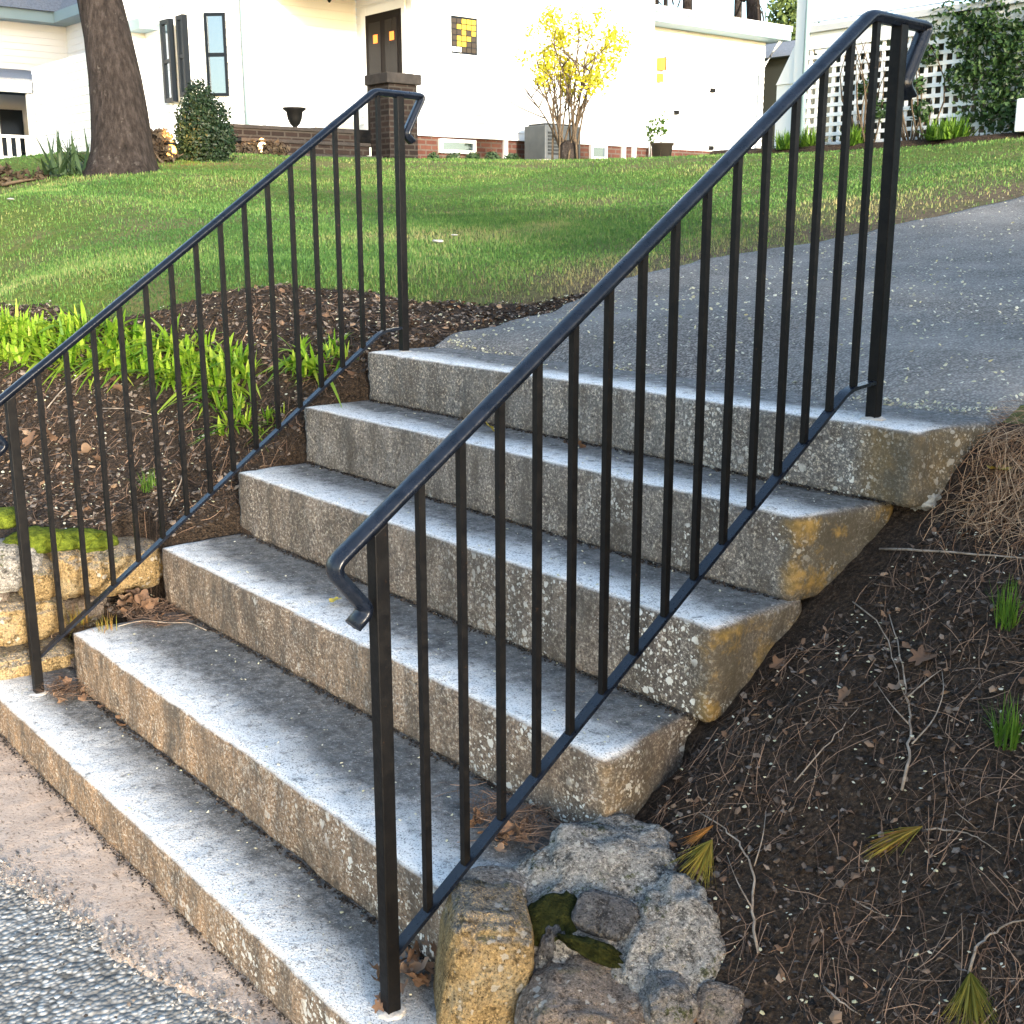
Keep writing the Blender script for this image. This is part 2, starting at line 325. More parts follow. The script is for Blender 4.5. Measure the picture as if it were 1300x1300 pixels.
class MB:
    def __init__(s): s.v = []; s.f = []
    def box(s, a, b):
        (x0, y0, z0), (x1, y1, z1) = a, b; k = len(s.v)
        s.v += [(x0,y0,z0),(x1,y0,z0),(x1,y1,z0),(x0,y1,z0),(x0,y0,z1),(x1,y0,z1),(x1,y1,z1),(x0,y1,z1)]
        s.f += [tuple(k+i for i in q) for q in ((0,3,2,1),(4,5,6,7),(0,1,5,4),(1,2,6,5),(2,3,7,6),(3,0,4,7))]; return s
    def hull8(s, pts):
        k = len(s.v); s.v += [tuple(p) for p in pts]
        s.f += [tuple(k+i for i in q) for q in ((0,3,2,1),(4,5,6,7),(0,1,5,4),(1,2,6,5),(2,3,7,6),(3,0,4,7))]; return s
    def sweep(s, path, prof, side=(1, 0, 0), caps=True):
        """prof points (a,b): a along side vector, b along normal in path plane"""
        path = [np.array(p, float) for p in path]; sd_ = np.array(side, float); k = len(s.v); n = len(prof)
        for i, p in enumerate(path):
            t0 = path[i]-path[i-1] if i else path[1]-path[0]; t1 = path[i+1]-p if i < len(path)-1 else t0
            t0 = t0/np.linalg.norm(t0); t1 = t1/np.linalg.norm(t1); t = t0+t1; t /= np.linalg.norm(t)
            nn = np.cross(sd_, t); nn /= np.linalg.norm(nn); sc = 1/max(.5, abs(t@t0))
            for a, b in prof: s.v.append(tuple(p+sd_*a+nn*b*sc))
        for i in range(len(path)-1):
            for j in range(n): s.f.append((k+i*n+j, k+i*n+(j+1) % n, k+(i+1)*n+(j+1) % n, k+(i+1)*n+j))
        if caps: s.f.append(tuple(k+j for j in range(n))[::-1]); s.f.append(tuple(k+(len(path)-1)*n+j for j in range(n)))
        return s
    def tube(s, path, rad, n=6):
        path = [np.array(p, float) for p in path]; k = len(s.v)
        ref = np.array([.3, .2, .93]); 
        for i, p in enumerate(path):
            t = path[min(i+1, len(path)-1)]-path[max(i-1, 0)]; t /= np.linalg.norm(t)+1e-9
            a = np.cross(t, ref); 
            if np.linalg.norm(a) < .2: a = np.cross(t, np.array([1, 0, 0]))
            a /= np.linalg.norm(a); b = np.cross(t, a); r = rad[i] if hasattr(rad, '__len__') else rad
            for j in range(n):
                q = 2*math.pi*j/n; s.v.append(tuple(p+(a*math.cos(q)+b*math.sin(q))*r))
        for i in range(len(path)-1):
            for j in range(n): s.f.append((k+i*n+j, k+i*n+(j+1) % n, k+(i+1)*n+(j+1) % n, k+(i+1)*n+j))
        s.f.append(tuple(k+j for j in range(n))[::-1]); s.f.append(tuple(k+(len(path)-1)*n+j for j in range(n)))
        return s
    def lathe(s, c, prof, n=16):
        k = len(s.v)
        for r, z in prof:
            for j in range(n): q = 2*math.pi*j/n; s.v.append((c[0]+r*math.cos(q), c[1]+r*math.sin(q), c[2]+z))
        for i in range(len(prof)-1):
            for j in range(n): s.f.append((k+i*n+j, k+i*n+(j+1) % n, k+(i+1)*n+(j+1) % n, k+(i+1)*n+j))
        s.f.append(tuple(k+j for j in range(n))[::-1]); s.f.append(tuple(k+(len(prof)-1)*n+j for j in range(n))); return s
    def build(s, name, mat, parent=None, smooth=False, bevel=0):
        me = bpy.data.meshes.new(name); off = np.array(parent.matrix_world.translation) if parent is not None else np.zeros(3)
        me.from_pydata([tuple(np.array(v)-off) for v in s.v], [], s.f); me.materials.append(MATS[mat])
        bm = bmesh.new(); bm.from_mesh(me); bmesh.ops.recalc_face_normals(bm, faces=bm.faces)
        if bevel: bmesh.ops.bevel(bm, geom=bm.edges[:], offset=bevel, segments=2, affect='EDGES', profile=.6)
        bm.to_mesh(me); bm.free()
        if smooth:
            me.polygons.foreach_set('use_smooth', [True]*len(me.polygons))
        me.update(); o = bpy.data.objects.new(name, me); link(o, parent); return o
def ribbons(name, P, Wd, mat, tint, parent=None):
    """P (N,K,3) centreline, Wd (N,K,3) half-width vectors -> one mesh of N ribbons"""
    N, K, _ = P.shape; V = np.stack([P-Wd, P+Wd], 2).reshape(-1, 3)
    b = (np.arange(N)*K*2)[:, None]; F = []
    for k in range(K-1): F.append(b+np.array([[2*k, 2*k+1, 2*k+3, 2*k+2]]))
    return npmesh(name, V, F, mat, parent, True, {'tint': np.repeat(tint, K*2)})
def blades(n, base, length, width, lean, rr=rng, K=3, droop=.5, az=None):
    """returns P, W arrays for n grass-like blades"""
    a = rr.uniform(0, 2*math.pi, n) if az is None else az
    d = np.stack([np.cos(a), np.sin(a), np.zeros(n)], 1); w = np.stack([-np.sin(a), np.cos(a), np.zeros(n)], 1)
    P = []; Wd = []
    for k in range(K):
        t = k/(K-1)
        h = length*(t*np.cos(lean)-droop*lean*t*t*.5); r_ = length*(t*np.sin(lean)+droop*lean*t*t*.6)
        P.append(base+d*r_[:, None]+np.array([0, 0, 1])*h[:, None]); Wd.append(w*(width*(1-t)**.7*.5+1e-4)[:, None] if k else w*(width*.4)[:, None])
    return np.stack(P, 1), np.stack(Wd, 1)

# ------------------------------------------------------------------ terrain
YS = [0, .217, .564, .855, 1.118, 1.3755]; ZS = [0, .172, .357, .5675, .764, .936]
XR, XL, PY, QY = -.1635, -2.1037, .0787, 1.4577
CP = []
for x in (-1.9, -1.2, -.35):
    CP += [(x, 0, -.30), (x, .3, -.12), (x, .6, .08), (x, .9, .25), (x, 1.2, .48), (x, 1.45, .68), (x, 1.72, .915)]
for y, z in ((.62, .385), (.80, .40), (1.06, .60), (1.3, .80), (1.5, .92), (1.7, .95)): CP.append((-2.24, y, z))
CP += [(-2.5, .2, .36), (-2.5, .5, .41), (-2.55, .9, .60), (-2.55, 1.2, .82), (-2.55, 1.5, .99), (-2.8, .52, .46), (-3.455, .80, .80), (-3.5, .5, .72), (-3.3, .2, .5),
       (-4.35, .8, 1.07), (-4.4, .2, .6), (-3.3, 1.443, 1.125), (-2.99, 1.645, 1.11), (-2.45, 1.847, 1.0), (-2.237, 1.847, .95), (-2.345, 2.383, 1.005), (-2.526, 3.02, 1.14), (-2.54, 4.175, 1.25), (-2.23, 5.94, 1.52),
       (-8.16, 2.02, 1.57), (-9.95, 3.76, 1.84), (-6, 2, 1.35), (-4.2, 1.9, 1.205), (-3.5, 2.6, 1.19), (-3.4, 4, 1.29), (-5, 3.2, 1.33), (-4.6, 1.2, 1.15), (-6, 4.5, 1.45), (-5, 6.5, 1.62), (-7.5, 3.2, 1.52), (-9, 6.5, 1.80), (-13.9, 9.9, 2.30), (-13.9, 16, 2.33), (-15.4, 8.4, 2.30), (-16, 6, 2.25), (-6.3, 10.97, 2.17), (-3, 11, 2.22), (0, 10, 2.0), (-8, 8.5, 2.0), (-9.5, 12.5, 2.2),
       (-8, .0, .1), (-8, .9, 1.1), (-14, 0, .1), (-14, 1.6, 1.4), (-20, 4, 2.0),
       (0, 1.9, .95), (0, 3, 1.09), (0, 6, 1.55), (2.5, 3, 1.12), (-1, 2, .955), (-1.2, 4, 1.2), (4, 6, 1.6), (6, 3, 1.1)]
for x in (-.02, .5, 1.3, 3):
    CP += [(x, .42, .08), (x, .62, .20), (x, .9, .40), (x, 1.2, .585), (x, 1.45, .76), (x+.04, 1.66, .91)]
for x in (-20, -10, -5, 0, 3, 8, 20): CP += [(x, -.6, -.28), (x, -4, -.30), (x, -15, -.3)]
for x in (-.02, .6, 1.5, 3): CP += [(x, .1, -.12), (x, .25, -.02)]
for x, y, z in ((-60, 5, 2.3), (-60, 40, 3), (-25, 25, 2.8), (0, 50, 3), (20, 20, 2.2), (50, 30, 2.5), (50, 5, 1.2), (-30, 15, 2.5)): CP.append((x, y, z))
CP = np.array(CP)
def tpsk(d2): return .5*d2*np.log(d2+1e-12)
def tps_fit():
    n = len(CP); d2 = ((CP[:, None, :2]-CP[None, :, :2])**2).sum(-1); A = np.zeros((n+3, n+3))
    A[:n, :n] = tpsk(d2)+np.eye(n)*2e-3; A[:n, n] = 1; A[:n, n+1:] = CP[:, :2]; A[n, :n] = 1; A[n+1:, :n] = CP[:, :2].T
    return np.linalg.solve(A, np.concatenate([CP[:, 2], [0, 0, 0]]))
TW = tps_fit()
def G0(x, y):
    x = np.atleast_1d(np.asarray(x, float)); y = np.atleast_1d(np.asarray(y, float)); sh = x.shape; x = x.ravel(); y = y.ravel(); out = np.empty(len(x))
    for i in range(0, len(x), 20000):
        q = np.stack([x[i:i+20000], y[i:i+20000]], 1); d2 = ((q[:, None]-CP[None, :, :2])**2).sum(-1)
        out[i:i+20000] = tpsk(d2)@TW[:-3]+TW[-3]+q@TW[-2:]
    return out.reshape(sh)
LAWN_EDGE = np.array([(-30, 1.2), (-8, .9), (-4.8, .62), (-4.2, .74), (-3.8, .92), (-3.5, 1.18), (-3.3, 1.42), (-3.0, 1.66), (-2.75, 1.92), (-2.6, 2.25), (-2.5, 2.6), (-2.45, 2.8)])
def soil_w(x, y):
    """1 in bare soil, 0 in lawn, smooth"""
    e = np.interp(x, LAWN_EDGE[:, 0], LAWN_EDGE[:, 1]); n = fbm(np.stack([x*3, y*3, x*0], -1), 1, 3, 5)*.10
    left = np.clip((e-y+n)/.12+.5, 0, 1)*(x < -1.9)
    right = np.clip((1.75-y)/.1, 0, 1)*(x >= -1.9)
    return np.maximum(left, right)
DL = np.array([(1.66, -2.16), (1.85, -2.24), (2.38, -2.35), (3.02, -2.53), (4.18, -2.54), (5.94, -2.23), (7.5, -1.5), (9, -.5)])
DR = np.array([(1.55, .10), (1.68, .06), (1.85, .0), (2.05, .03), (2.3, .4), (2.6, 2.), (3.2, 6), (9, 9)])
def G(x, y):
    x = np.atleast_1d(np.asarray(x, float)); y = np.atleast_1d(np.asarray(y, float))
    z = G0(x, y); P = np.stack([x, y, x*0], -1); near = np.exp(-((x+1)**2+y**2)/60)
    w = soil_w(x, y)
    zs = np.array(ZS)[np.clip(np.searchsorted(YS, y, 'right')-1, 0, 5)]
    st = (x > -2.225) & (x < -.13) & (y < 1.68); z = np.where(st, np.minimum(z, zs-.13), z); w = np.where(st, 0, w)
    ck = (x > -2.43) & (x < -1.9) & (y < .60); z = np.where(ck, np.minimum(z, np.where(y < .42, -.04, .14)), z); w = np.where(ck, .3, w)
    return z+w*(fbm(P, 9, 4, 3)*.022+np.abs(fbm(P, 28, 3, 9))*.016)*near+(1-w)*fbm(P, 1.1, 3, 21)*.022*np.clip((np.abs(y-1.7)+np.maximum(-2.3-x, 0))*.5, 0, 1)
def g1(x, y): return float(G(x, y)[0])
def rayhit(px, py):
    """where the line of sight meets the ground"""
    t = np.linspace(1.0, 40, 4000); P = CAM+ray(px, py)[None]*t[:, None]; h = P[:, 2]-G(P[:, 0], P[:, 1])
    i = np.argmax(h < 0); return P[i]
def rects(a): return np.concatenate(a)
def spaced(segs): return np.unique(np.round(np.concatenate([np.arange(a, b, s) for a, b, s in segs]), 4))
gx = spaced([(-70, -20, 2.5), (-20, -8, .4), (-8, -5.3, .08), (-5.3, -1.9, .026), (-1.9, -.3, .12), (-.3, 1.3, .022), (1.3, 3, .08), (3, 60, 2.)])
gy = spaced([(-.1, 1.8, .024), (1.8, 2.9, .04), (2.9, 8, .12), (8, 20, .4), (20, 70, 2.5)])
XX, YY = np.meshgrid(gx, gy); ZZ = G(XX, YY); V = np.stack([XX, YY, ZZ], -1).reshape(-1, 3); nx = len(gx)
ii, jj = np.meshgrid(np.arange(nx-1), np.arange(len(gy)-1)); q = (jj*nx+ii).ravel()
Q = np.stack([q, q+1, q+nx+1, q+nx], 1); ctr = V[Q].mean(1)
sw = soil_w(ctr[:, 0], ctr[:, 1]); isleft = (ctr[:, 0] < -2.0); soil = sw > .5
def sub(name, sel, mat, attrs=None):
    f = Q[sel]; u, inv = np.unique(f, return_inverse=True)
    return npmesh(name, V[u], [inv.reshape(-1, 4)], mat, None, True, {k: a[u] for k, a in (attrs or {}).items()})
RA, RB_ = rayhit(500, 262)[:2], rayhit(720, 288)[:2]
def ridge(x, y):
    d = RB_-RA; t = np.clip(((x-RA[0])*d[0]+(y-RA[1])*d[1])/(d@d), 0, 1); q = np.hypot(x-RA[0]-d[0]*t, y-RA[1]-d[1]*t)
    return np.exp(-(q/.22)**2)*np.clip(.3+1.4*fbm(np.stack([x*2, y*2, x*0], -1), 1, 3, 77), 0, 1)
dist_drive = np.abs(V[:, 0]-np.interp(V[:, 1], DL[:, 0], DL[:, 1]))
dry = np.clip(1.15-dist_drive/np.clip(.45+.22*(V[:, 1]-1.8), .3, 1.6), 0, 1)*(V[:, 1] > 1.6)*(V[:, 0] < 0)
dry = np.clip(dry*(1+.9*fbm(V*3, 1, 3, 31))+.5*ridge(V[:, 0], V[:, 1]), 0, 1)
tag(sub('lawn', ~soil, 'lawn_ground', {'dry': dry}), kind='structure')
tag(sub('planting_bed', soil & isleft, 'soil'), kind='structure')
tag(sub('soil_bank', soil & ~isleft, 'soil'), kind='structure')
# driveway: asphalt sheet laid on the ground behind the top step
dy = spaced([(1.64, 3, .03), (3, 9.01, .12)]); U = np.concatenate([np.linspace(0, .45, 90), np.linspace(.47, 1, 25)])
ed = fbm(np.stack([dy*6, dy*0, dy*0], -1), 1, 4, 8)*.06
xl = np.interp(dy, DL[:, 0], DL[:, 1])+ed; xr = np.interp(dy, DR[:, 0], DR[:, 1])+fbm(np.stack([dy*9, dy*0, dy*0+3], -1), 1, 4, 8)*.05
DX = xl[:, None]+(xr-xl)[:, None]*U[None]; DY = np.repeat(dy[:, None], len(U), 1); DZ = G0(DX, DY)+.022+fbm(np.stack([DX, DY, DX*0], -1), 1.5, 3, 2)*.012
DZ[:, 0] -= .03; DZ[:, -1] -= .03
nu = len(U); ii, jj = np.meshgrid(np.arange(nu-1), np.arange(len(dy)-1)); q = (jj*nu+ii).ravel()
tag(npmesh('driveway', np.stack([DX, DY, DZ], -1).reshape(-1, 3), [np.stack([q, q+1, q+nu+1, q+nu], 1)], 'drive_asphalt'), kind='structure')
# street: coarse asphalt and a worn concrete strip against the bottom step
rx = spaced([(-60, -3, 3.), (-3, .6, .011), (.6, 60, 3.)]); ry = spaced([(-40, -.75, 2.), (-.75, -.045, .011), (-.045, .26, .1)])
XX, YY = np.meshgrid(rx, ry); Pn = np.stack([XX, YY, XX*0], -1)
ZR = -.135+fbm(Pn, 3, 2, 4)*.004+np.where((XX > -3.1) & (XX < .7) & (YY > -.8), np.abs(fbm(Pn, 55, 2, 6))*.006, 0)
n_ = len(rx); ii, jj = np.meshgrid(np.arange(n_-1), np.arange(len(ry)-1)); q = (jj*n_+ii).ravel()
tag(npmesh('road', np.stack([XX, YY, ZR], -1).reshape(-1, 3), [np.stack([q, q+1, q+n_+1, q+n_], 1)], 'coarse_asphalt'), kind='structure')
ax = np.arange(-6, -.28, .012); lo = np.interp(ax, [-6, -2.5, -1.34, -.47, -.28], [-1.2, -.52, -.255, -.085, -.05])+fbm(np.stack([ax*7, ax*0, ax*0], -1), 1, 5, 12)*.045+fbm(np.stack([ax*45, ax*0, ax*0], -1), 1, 3, 14)*.012
tt = np.linspace(0, 1, 18); AX = np.repeat(ax[None], 18, 0); AY = lo[None]+(np.minimum(.04, .04)-lo)[None]*tt[:, None]
AZ = -.1235+fbm(np.stack([AX, AY, AX*0], -1), 30, 3, 13)*.003; AZ[0] -= .012; AZ[1] -= .003
n_ = len(ax); ii, jj = np.meshgrid(np.arange(n_-1), np.arange(17)); q = (jj*n_+ii).ravel()
tag(npmesh('pavement', np.stack([AX, AY, AZ], -1).reshape(-1, 3), [np.stack([q, q+1, q+n_+1, q+n_], 1)], 'concrete_apron'), kind='structure')

# ------------------------------------------------------------------ granite steps
def slab(i, label, x0, x1f, x1b, y0, y1, z0, z1, seed):
    st = .016; nx_ = int((max(x1f, x1b)-x0)/st); ny = max(6, int((y1-y0)/.022)); nz = max(6, int((z1-z0)/.017))
    idx = {}; V = []; F = []
    def vid(a, b, c):
        k = (a, b, c)
        if k not in idx: idx[k] = len(V); V.append((a/nx_, b/ny, c/nz))
        return idx[k]
    for a in range(nx_):
        for b in range(ny):
            for c, fl in ((0, 1), (nz, 0)):
                q = [vid(a, b, c), vid(a+1, b, c), vid(a+1, b+1, c), vid(a, b+1, c)]; F.append(q[::-1] if fl else q)
    for a in range(nx_):
        for c in range(nz):
            for b, fl in ((0, 0), (ny, 1)):
                q = [vid(a, b, c), vid(a+1, b, c), vid(a+1, b, c+1), vid(a, b, c+1)]; F.append(q[::-1] if fl else q)
    for b in range(ny):
        for c in range(nz):
            for a, fl in ((0, 1), (nx_, 0)):
                q = [vid(a, b, c), vid(a, b+1, c), vid(a, b+1, c+1), vid(a, b, c+1)]; F.append(q[::-1] if fl else q)
    U = np.array(V); L = np.array([x1f-x0, y1-y0, z1-z0]); P = U*L
    r = (.008+.004*fbm(P*1., 7, 3, seed)); r = np.clip(r, .004, .02)
    r = r+.014*np.clip((U[:, 0]-.965)/.035, 0, 1)*(.6+.5*fbm(P, 9, 2, seed+4))
    r = np.clip(r, .005, .05)[:, None]
    inn = np.clip(P, r, L-r); d = P-inn; dn = np.linalg.norm(d, axis=1, keepdims=True); nrm = d/np.maximum(dn, 1e-9)
    Pn = inn+nrm*np.minimum(r, dn)
    Wp = Pn+np.array([x0, y0, z0]); Wp[:, 0] += (U[:, 1])*(x1b-x1f)*np.clip((U[:, 0]-.8)/.2, 0, 1)
    amp = np.array([.010, .0075, .0035])
    disp = nrm*amp*(fbm(Wp, 14, 4, seed+9)+.7*fbm(Wp, 45, 3, seed+2))[:, None]
    endw = np.clip((U[:, 0]-.97)/.03, 0, 1)[:, None]; disp += nrm*.014*endw*fbm(Wp, 11, 4, seed+6)[:, None]*np.array([1, .6, .3])
    Wp = Wp+disp+np.array([0, 0, 1])*(fbm(Wp*np.array([.8, .8, 0]), 1, 2, seed)*.006*U[:, 2])[:, None]
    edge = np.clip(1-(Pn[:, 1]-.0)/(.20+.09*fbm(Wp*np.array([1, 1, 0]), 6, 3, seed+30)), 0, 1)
    o = npmesh('granite_step', Wp, [np.array(F)], 'granite', None, True, {'edge': edge, 'warm': np.full(len(Wp), [.95, .9, .62, .36, .14, .0][i])*(1-.35*np.clip((Wp[:, 0]+1.2), 0, 1)), 'ochre': np.full(len(Wp), [.3, .3, .35, 1., 1., .25][i])})  # warm carries the painted sunlight tint per slab, edge the painted front glare
    tag(o, label, 'stone step', 'granite slab steps'); return o
LAB = ['lowest granite slab step, flush with the pavement edge, both lower posts stand on it', 'second granite slab step up from the pavement, low riser with warm tan face',
       'third granite slab step up, its right end meeting the mortared boulders', 'fourth granite slab step up, yellow ochre patch on its right end',
       'fifth granite slab step up, white lichen discs and ochre patch near its end', 'top granite slab step bordering the asphalt, both upper posts stand on it']
RF = [-.06, -.10, -.118, -.11, -.110, .0]; RB = [-.06, -.10, -.175, -.115, -.065, .03]; LX = [-2.40, -2.09, -2.201, -2.212, -2.208, -2.196]
for i in range(6):
    y1 = YS[i+1]+.05 if i < 5 else 1.69
    z0 = ZS[i-1]-.004 if i else -.16
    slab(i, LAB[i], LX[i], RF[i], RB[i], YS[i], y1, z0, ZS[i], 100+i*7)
# lichen crust clod hanging under the end of the top slab
def rock(name, c, size, mat, seed, rough=.16, flat=None, sub=4, parent=None, rz=0., tilt=(0, 0)):
    bm = bmesh.new(); bmesh.ops.create_icosphere(bm, subdivisions=sub, radius=1); V = np.array([v.co[:] for v in bm.verts]); F = np.array([[v.index for v in f.verts] for f in bm.faces]); bm.free()
    d = V.copy()
    if flat: d = np.sign(d)*np.abs(d)**flat; 
    d = d*(1+rough*(fbm(V, 1.3, 4, seed)+.55*(1-2*np.abs(fbm(V, 2.6, 3, seed+3)))+.30*fbm(V, 9, 4, seed+5)))[:, None]
    P = d*np.array(size); cx, sx = math.cos(tilt[0]), math.sin(tilt[0]); P = P@np.array([[1,0,0],[0,cx,sx],[0,-sx,cx]])
    cx, sx = math.cos(tilt[1]), math.sin(tilt[1]); P = P@np.array([[cx,0,-sx],[0,1,0],[sx,0,cx]])
    cz, sz = math.cos(rz), math.sin(rz); P = P@np.array([[cz, sz, 0], [-sz, cz, 0], [0, 0, 1]])
    return npmesh(name, P+np.array(c), [F], mat, parent)
cl = aty(1172, 640, 1.46)
tag(rock('crust_clod', cl+np.array([-.012, .0, .012]), (.045, .04, .03), 'lichen_crust', 5, .55), 'crumbly pale lichen clod clinging under the end of the top step', 'lichen')

# ------------------------------------------------------------------ railings
def arc(p, c, r, a0, a1, n): return [(p, c[0]+r*math.cos(a0+(a1-a0)*k/n), c[1]+r*math.sin(a0+(a1-a0)*k/n)) for k in range(n+1)]
def smooth_path(pts, rad=.03, n=6):
    out = [np.array(pts[0], float)]
    for a, b, c in zip(pts, pts[1:], pts[2:]):
        a, b, c = (np.array(q, float) for q in (a, b, c)); u = a-b; v = c-b; lu, lv = np.linalg.norm(u), np.linalg.norm(v); u /= lu; v /= lv; r_ = min(rad, lu*.45, lv*.45)
        for k in range(n+1):
            t = k/n; out.append((1-t)**2*(b+u*r_)+2*t*(1-t)*b+t*t*(b+v*r_))
    out.append(np.array(pts[-1], float)); return out
CAP = [(-.020, -.004), (-.0225, .001), (-.021, .006), (-.016, .0075), (-.013, .011), (-.006, .0135), (.006, .0135), (.013, .011), (.016, .0075), (.021, .006), (.0225, .001), (.020, -.004), (.0125, -.005), (.0125, -.012), (-.0125, -.012), (-.0125, -.005)]
CAP = [(a*.92, b*.88) for a, b in CAP]
def railing(X, label, dy0, dy1):
    y0, y1 = PY+dy0, QY+dy1; r = empty('stair_railing', (X, y0, 0), label, 'railing', 'iron railings along the steps')
    hz = lambda y: .92+.708*(y-y0)-.012
    ytop = y0+(1.806-.908)/.708
    pts = [(X, y0-.052, .742), (X, y0-.024, .764), (X, y0-.092, hz(y0-.092)+.004), (X, ytop, 1.806), (X, y1+.098, 1.802), (X, y1+.025, 1.676), (X, y1+.052, 1.652)]
    path = smooth_path(pts[:3], .012, 5)[:-1]; path = smooth_path(pts[:2]+[pts[2]], .018, 6)[:-1]+smooth_path([tuple(np.array(pts[1])*.55+np.array(pts[2])*.45), pts[2], tuple(np.array(pts[2])*.7+np.array(pts[3])*.3)], .05, 10)[1:-1]+smooth_path([tuple(np.array(pts[2])*.5+np.array(pts[3])*.5)]+pts[3:5]+[tuple(np.array(pts[4])*.5+np.array(pts[5])*.5)], .016, 5)[1:-1]+smooth_path([tuple(np.array(pts[4])*.4+np.array(pts[5])*.6)]+pts[5:], .012, 5)[1:]
    MB().sweep(path, CAP).build('handrail', 'black_paint_sky_tint', r, True)
    bz = lambda y: .106+.7177*(y-y0)
    yb = y0+(1.018-.106)/.7177
    pb = smooth_path([(X, y0+.012, bz(y0+.012)), (X, yb, 1.014), (X, y1-.012, 1.022)], .03)
    w = .0125; MB().sweep(pb, [(-w, -.004), (w, -.004), (w, .004), (-w, .004)]).build('bottom_rail', 'black_paint_sky_tint', r)
    a = .0135
    po = MB().hull8([(X-a, y0-a, -.002), (X+a, y0-a, -.002), (X+a, y0+a, -.002), (X-a, y0+a, -.002), (X-a, y0-a, hz(y0-a)-.009), (X+a, y0-a, hz(y0-a)-.009), (X+a, y0+a, hz(y0+a)-.009), (X-a, y0+a, hz(y0+a)-.009)]).build('post', 'black_paint', r, bevel=.0022)
    p2 = MB().box((X-a, y1-a, ZS[5]-.002), (X+a, y1+a, 1.797)).build('post', 'black_paint', r, bevel=.0022)
    for p, yy, zz in ((po, y0, 0), (p2, y1, ZS[5])):
        m = MB(); m.lathe((X, yy, zz-.006), [(.029, 0), (.028, .008), (.023, .0105), (.0175, .0115)], 14); c = m.build('cement_collar', 'cement_white', None, True)
        me = c.data; me.transform(Matrix.Translation((-X, -y0, 0))); c.parent = p
        for v in me.vertices: v.co += Vector((random.uniform(-.003, .003), random.uniform(-.003, .003), random.uniform(-.0015, .001)))
    b = .0066; sh = None
    for k in range(1, 16):
        y = y0+(y1-y0)*k/16; zb = min(bz(y), 1.02) - .0; zt = min(hz(y), 1.806)-.010
        MB().box((X-b, y-b, zb-.001), (X+b, y+b, zt)).build('baluster', 'black_paint', r)
railing(XR, 'black iron stair railing beside the mortared boulders and needle covered bank', 0, 0)
railing(XL, 'black iron stair railing beside the lime green daylily bed', .031, .017)

#@@REST@@
# ------------------------------------------------------------------ boulders and mortar at the foot of the right bank
def rk(name, px, py, D, size, mat, seed, label, rz=0, rough=.16, flat=None, tilt=(0, 0), cat='boulder', group=None, dz=0):
    c = atd(px, py, D)+np.array([0, 0, dz]); return tag(rock(name, c, size, mat, seed, rough, flat, 5, None, rz, tilt), label, cat, group)
VA = math.atan2(rt[1], rt[0])           # turns a stone's long side across the line of sight
rk('boulder', 612, 1232, 2.20, (.078, .10, .145), 'ochre_rock', 3, 'big pale ochre boulder next to the lower post, sunlit on its flat face', VA+.1, .11, .5, (.0, .14))
rk('boulder', 655, 1148, 2.32, (.13, .06, .06), 'grey_rock', 23, 'mossy grey ledge stone running back from the ochre boulder', VA+.55, .12, .6, (.1, .32))
rk('boulder', 748, 1310, 2.10, (.115, .10, .10), 'brown_rock', 11, 'brown rounded boulder below the mortar, touching the big ochre one', VA-.1, .16, .6, (.1, .1))
rk('boulder', 848, 1285, 2.05, (.048, .06, .055), 'grey_rock', 19, 'small grey knobbly stone at the edge of the mortar beside the brown boulder', VA, .2, .7)
rk('mortar_bed', 785, 1160, 2.255, (.18, .17, .072), 'mortar', 29, 'rough pale mortar mass holding the stones together', VA-.35, .30, .95, (.5, .1), 'mortar')
rk('mortar_bed', 852, 1235, 2.14, (.10, .15, .075), 'mortar', 31, 'lower lobe of crumbling mortar beside the needle covered soil', VA-.25, .30, .95, (.6, .1), 'mortar')
rk('joint_stone', 700, 1225, 2.22, (.05, .08, .09), 'slate_rock', 30, 'dark recessed joint stone between the ochre and brown boulders', VA, .3, .8, (.2, .1), 'stone')
rk('bedded_stone', 768, 1163, 2.165, (.055, .038, .018), 'slate_rock', 37, 'dark flat stone set in the middle of the pale mortar', VA-.35, .12, .55, (.62, .15), 'stone')
rk('bedded_stone', 752, 1073, 2.40, (.068, .05, .026), 'slate_rock', 41, 'bluish flat stone wedged under the end of the third step', VA+.1, .1, .6, (.25, 0), 'stone')
rk('bedded_stone', 895, 1172, 2.165, (.045, .045, .022), 'grey_rock', 43, 'grey stone half sunk in soil at the upper rim of the mortar', VA, .16, .6, (.6, 0), 'stone')
rk('bedded_stone', 915, 1280, 2.02, (.040, .04, .018), 'brown_rock', 47, 'flat tan stone pressed into the lower mortar lobe near a twig', VA-.4, .12, .6, (.6, 0), 'stone')
rk('bedded_stone', 815, 1098, 2.33, (.05, .045, .03), 'grey_rock', 53, 'rough grey knob of stone above the dark flat one', VA, .25, .8, (.5, 0), 'stone')
tag(rock('moss_cushion', atd(706, 1170, 2.185), (.05, .05, .014), 'moss_dark', 91, .4, None, 4, None, VA-.6, (.6, .2)), 'dark moss cushion in the joint behind the ochre boulder', 'moss')
tag(rock('moss_cushion', atd(755, 1208, 2.12), (.05, .012, .016), 'moss_dark', 92, .7, None, 4, None, VA-.4, (.6, .2)), 'moss strip between the mortar and the brown boulder', 'moss')
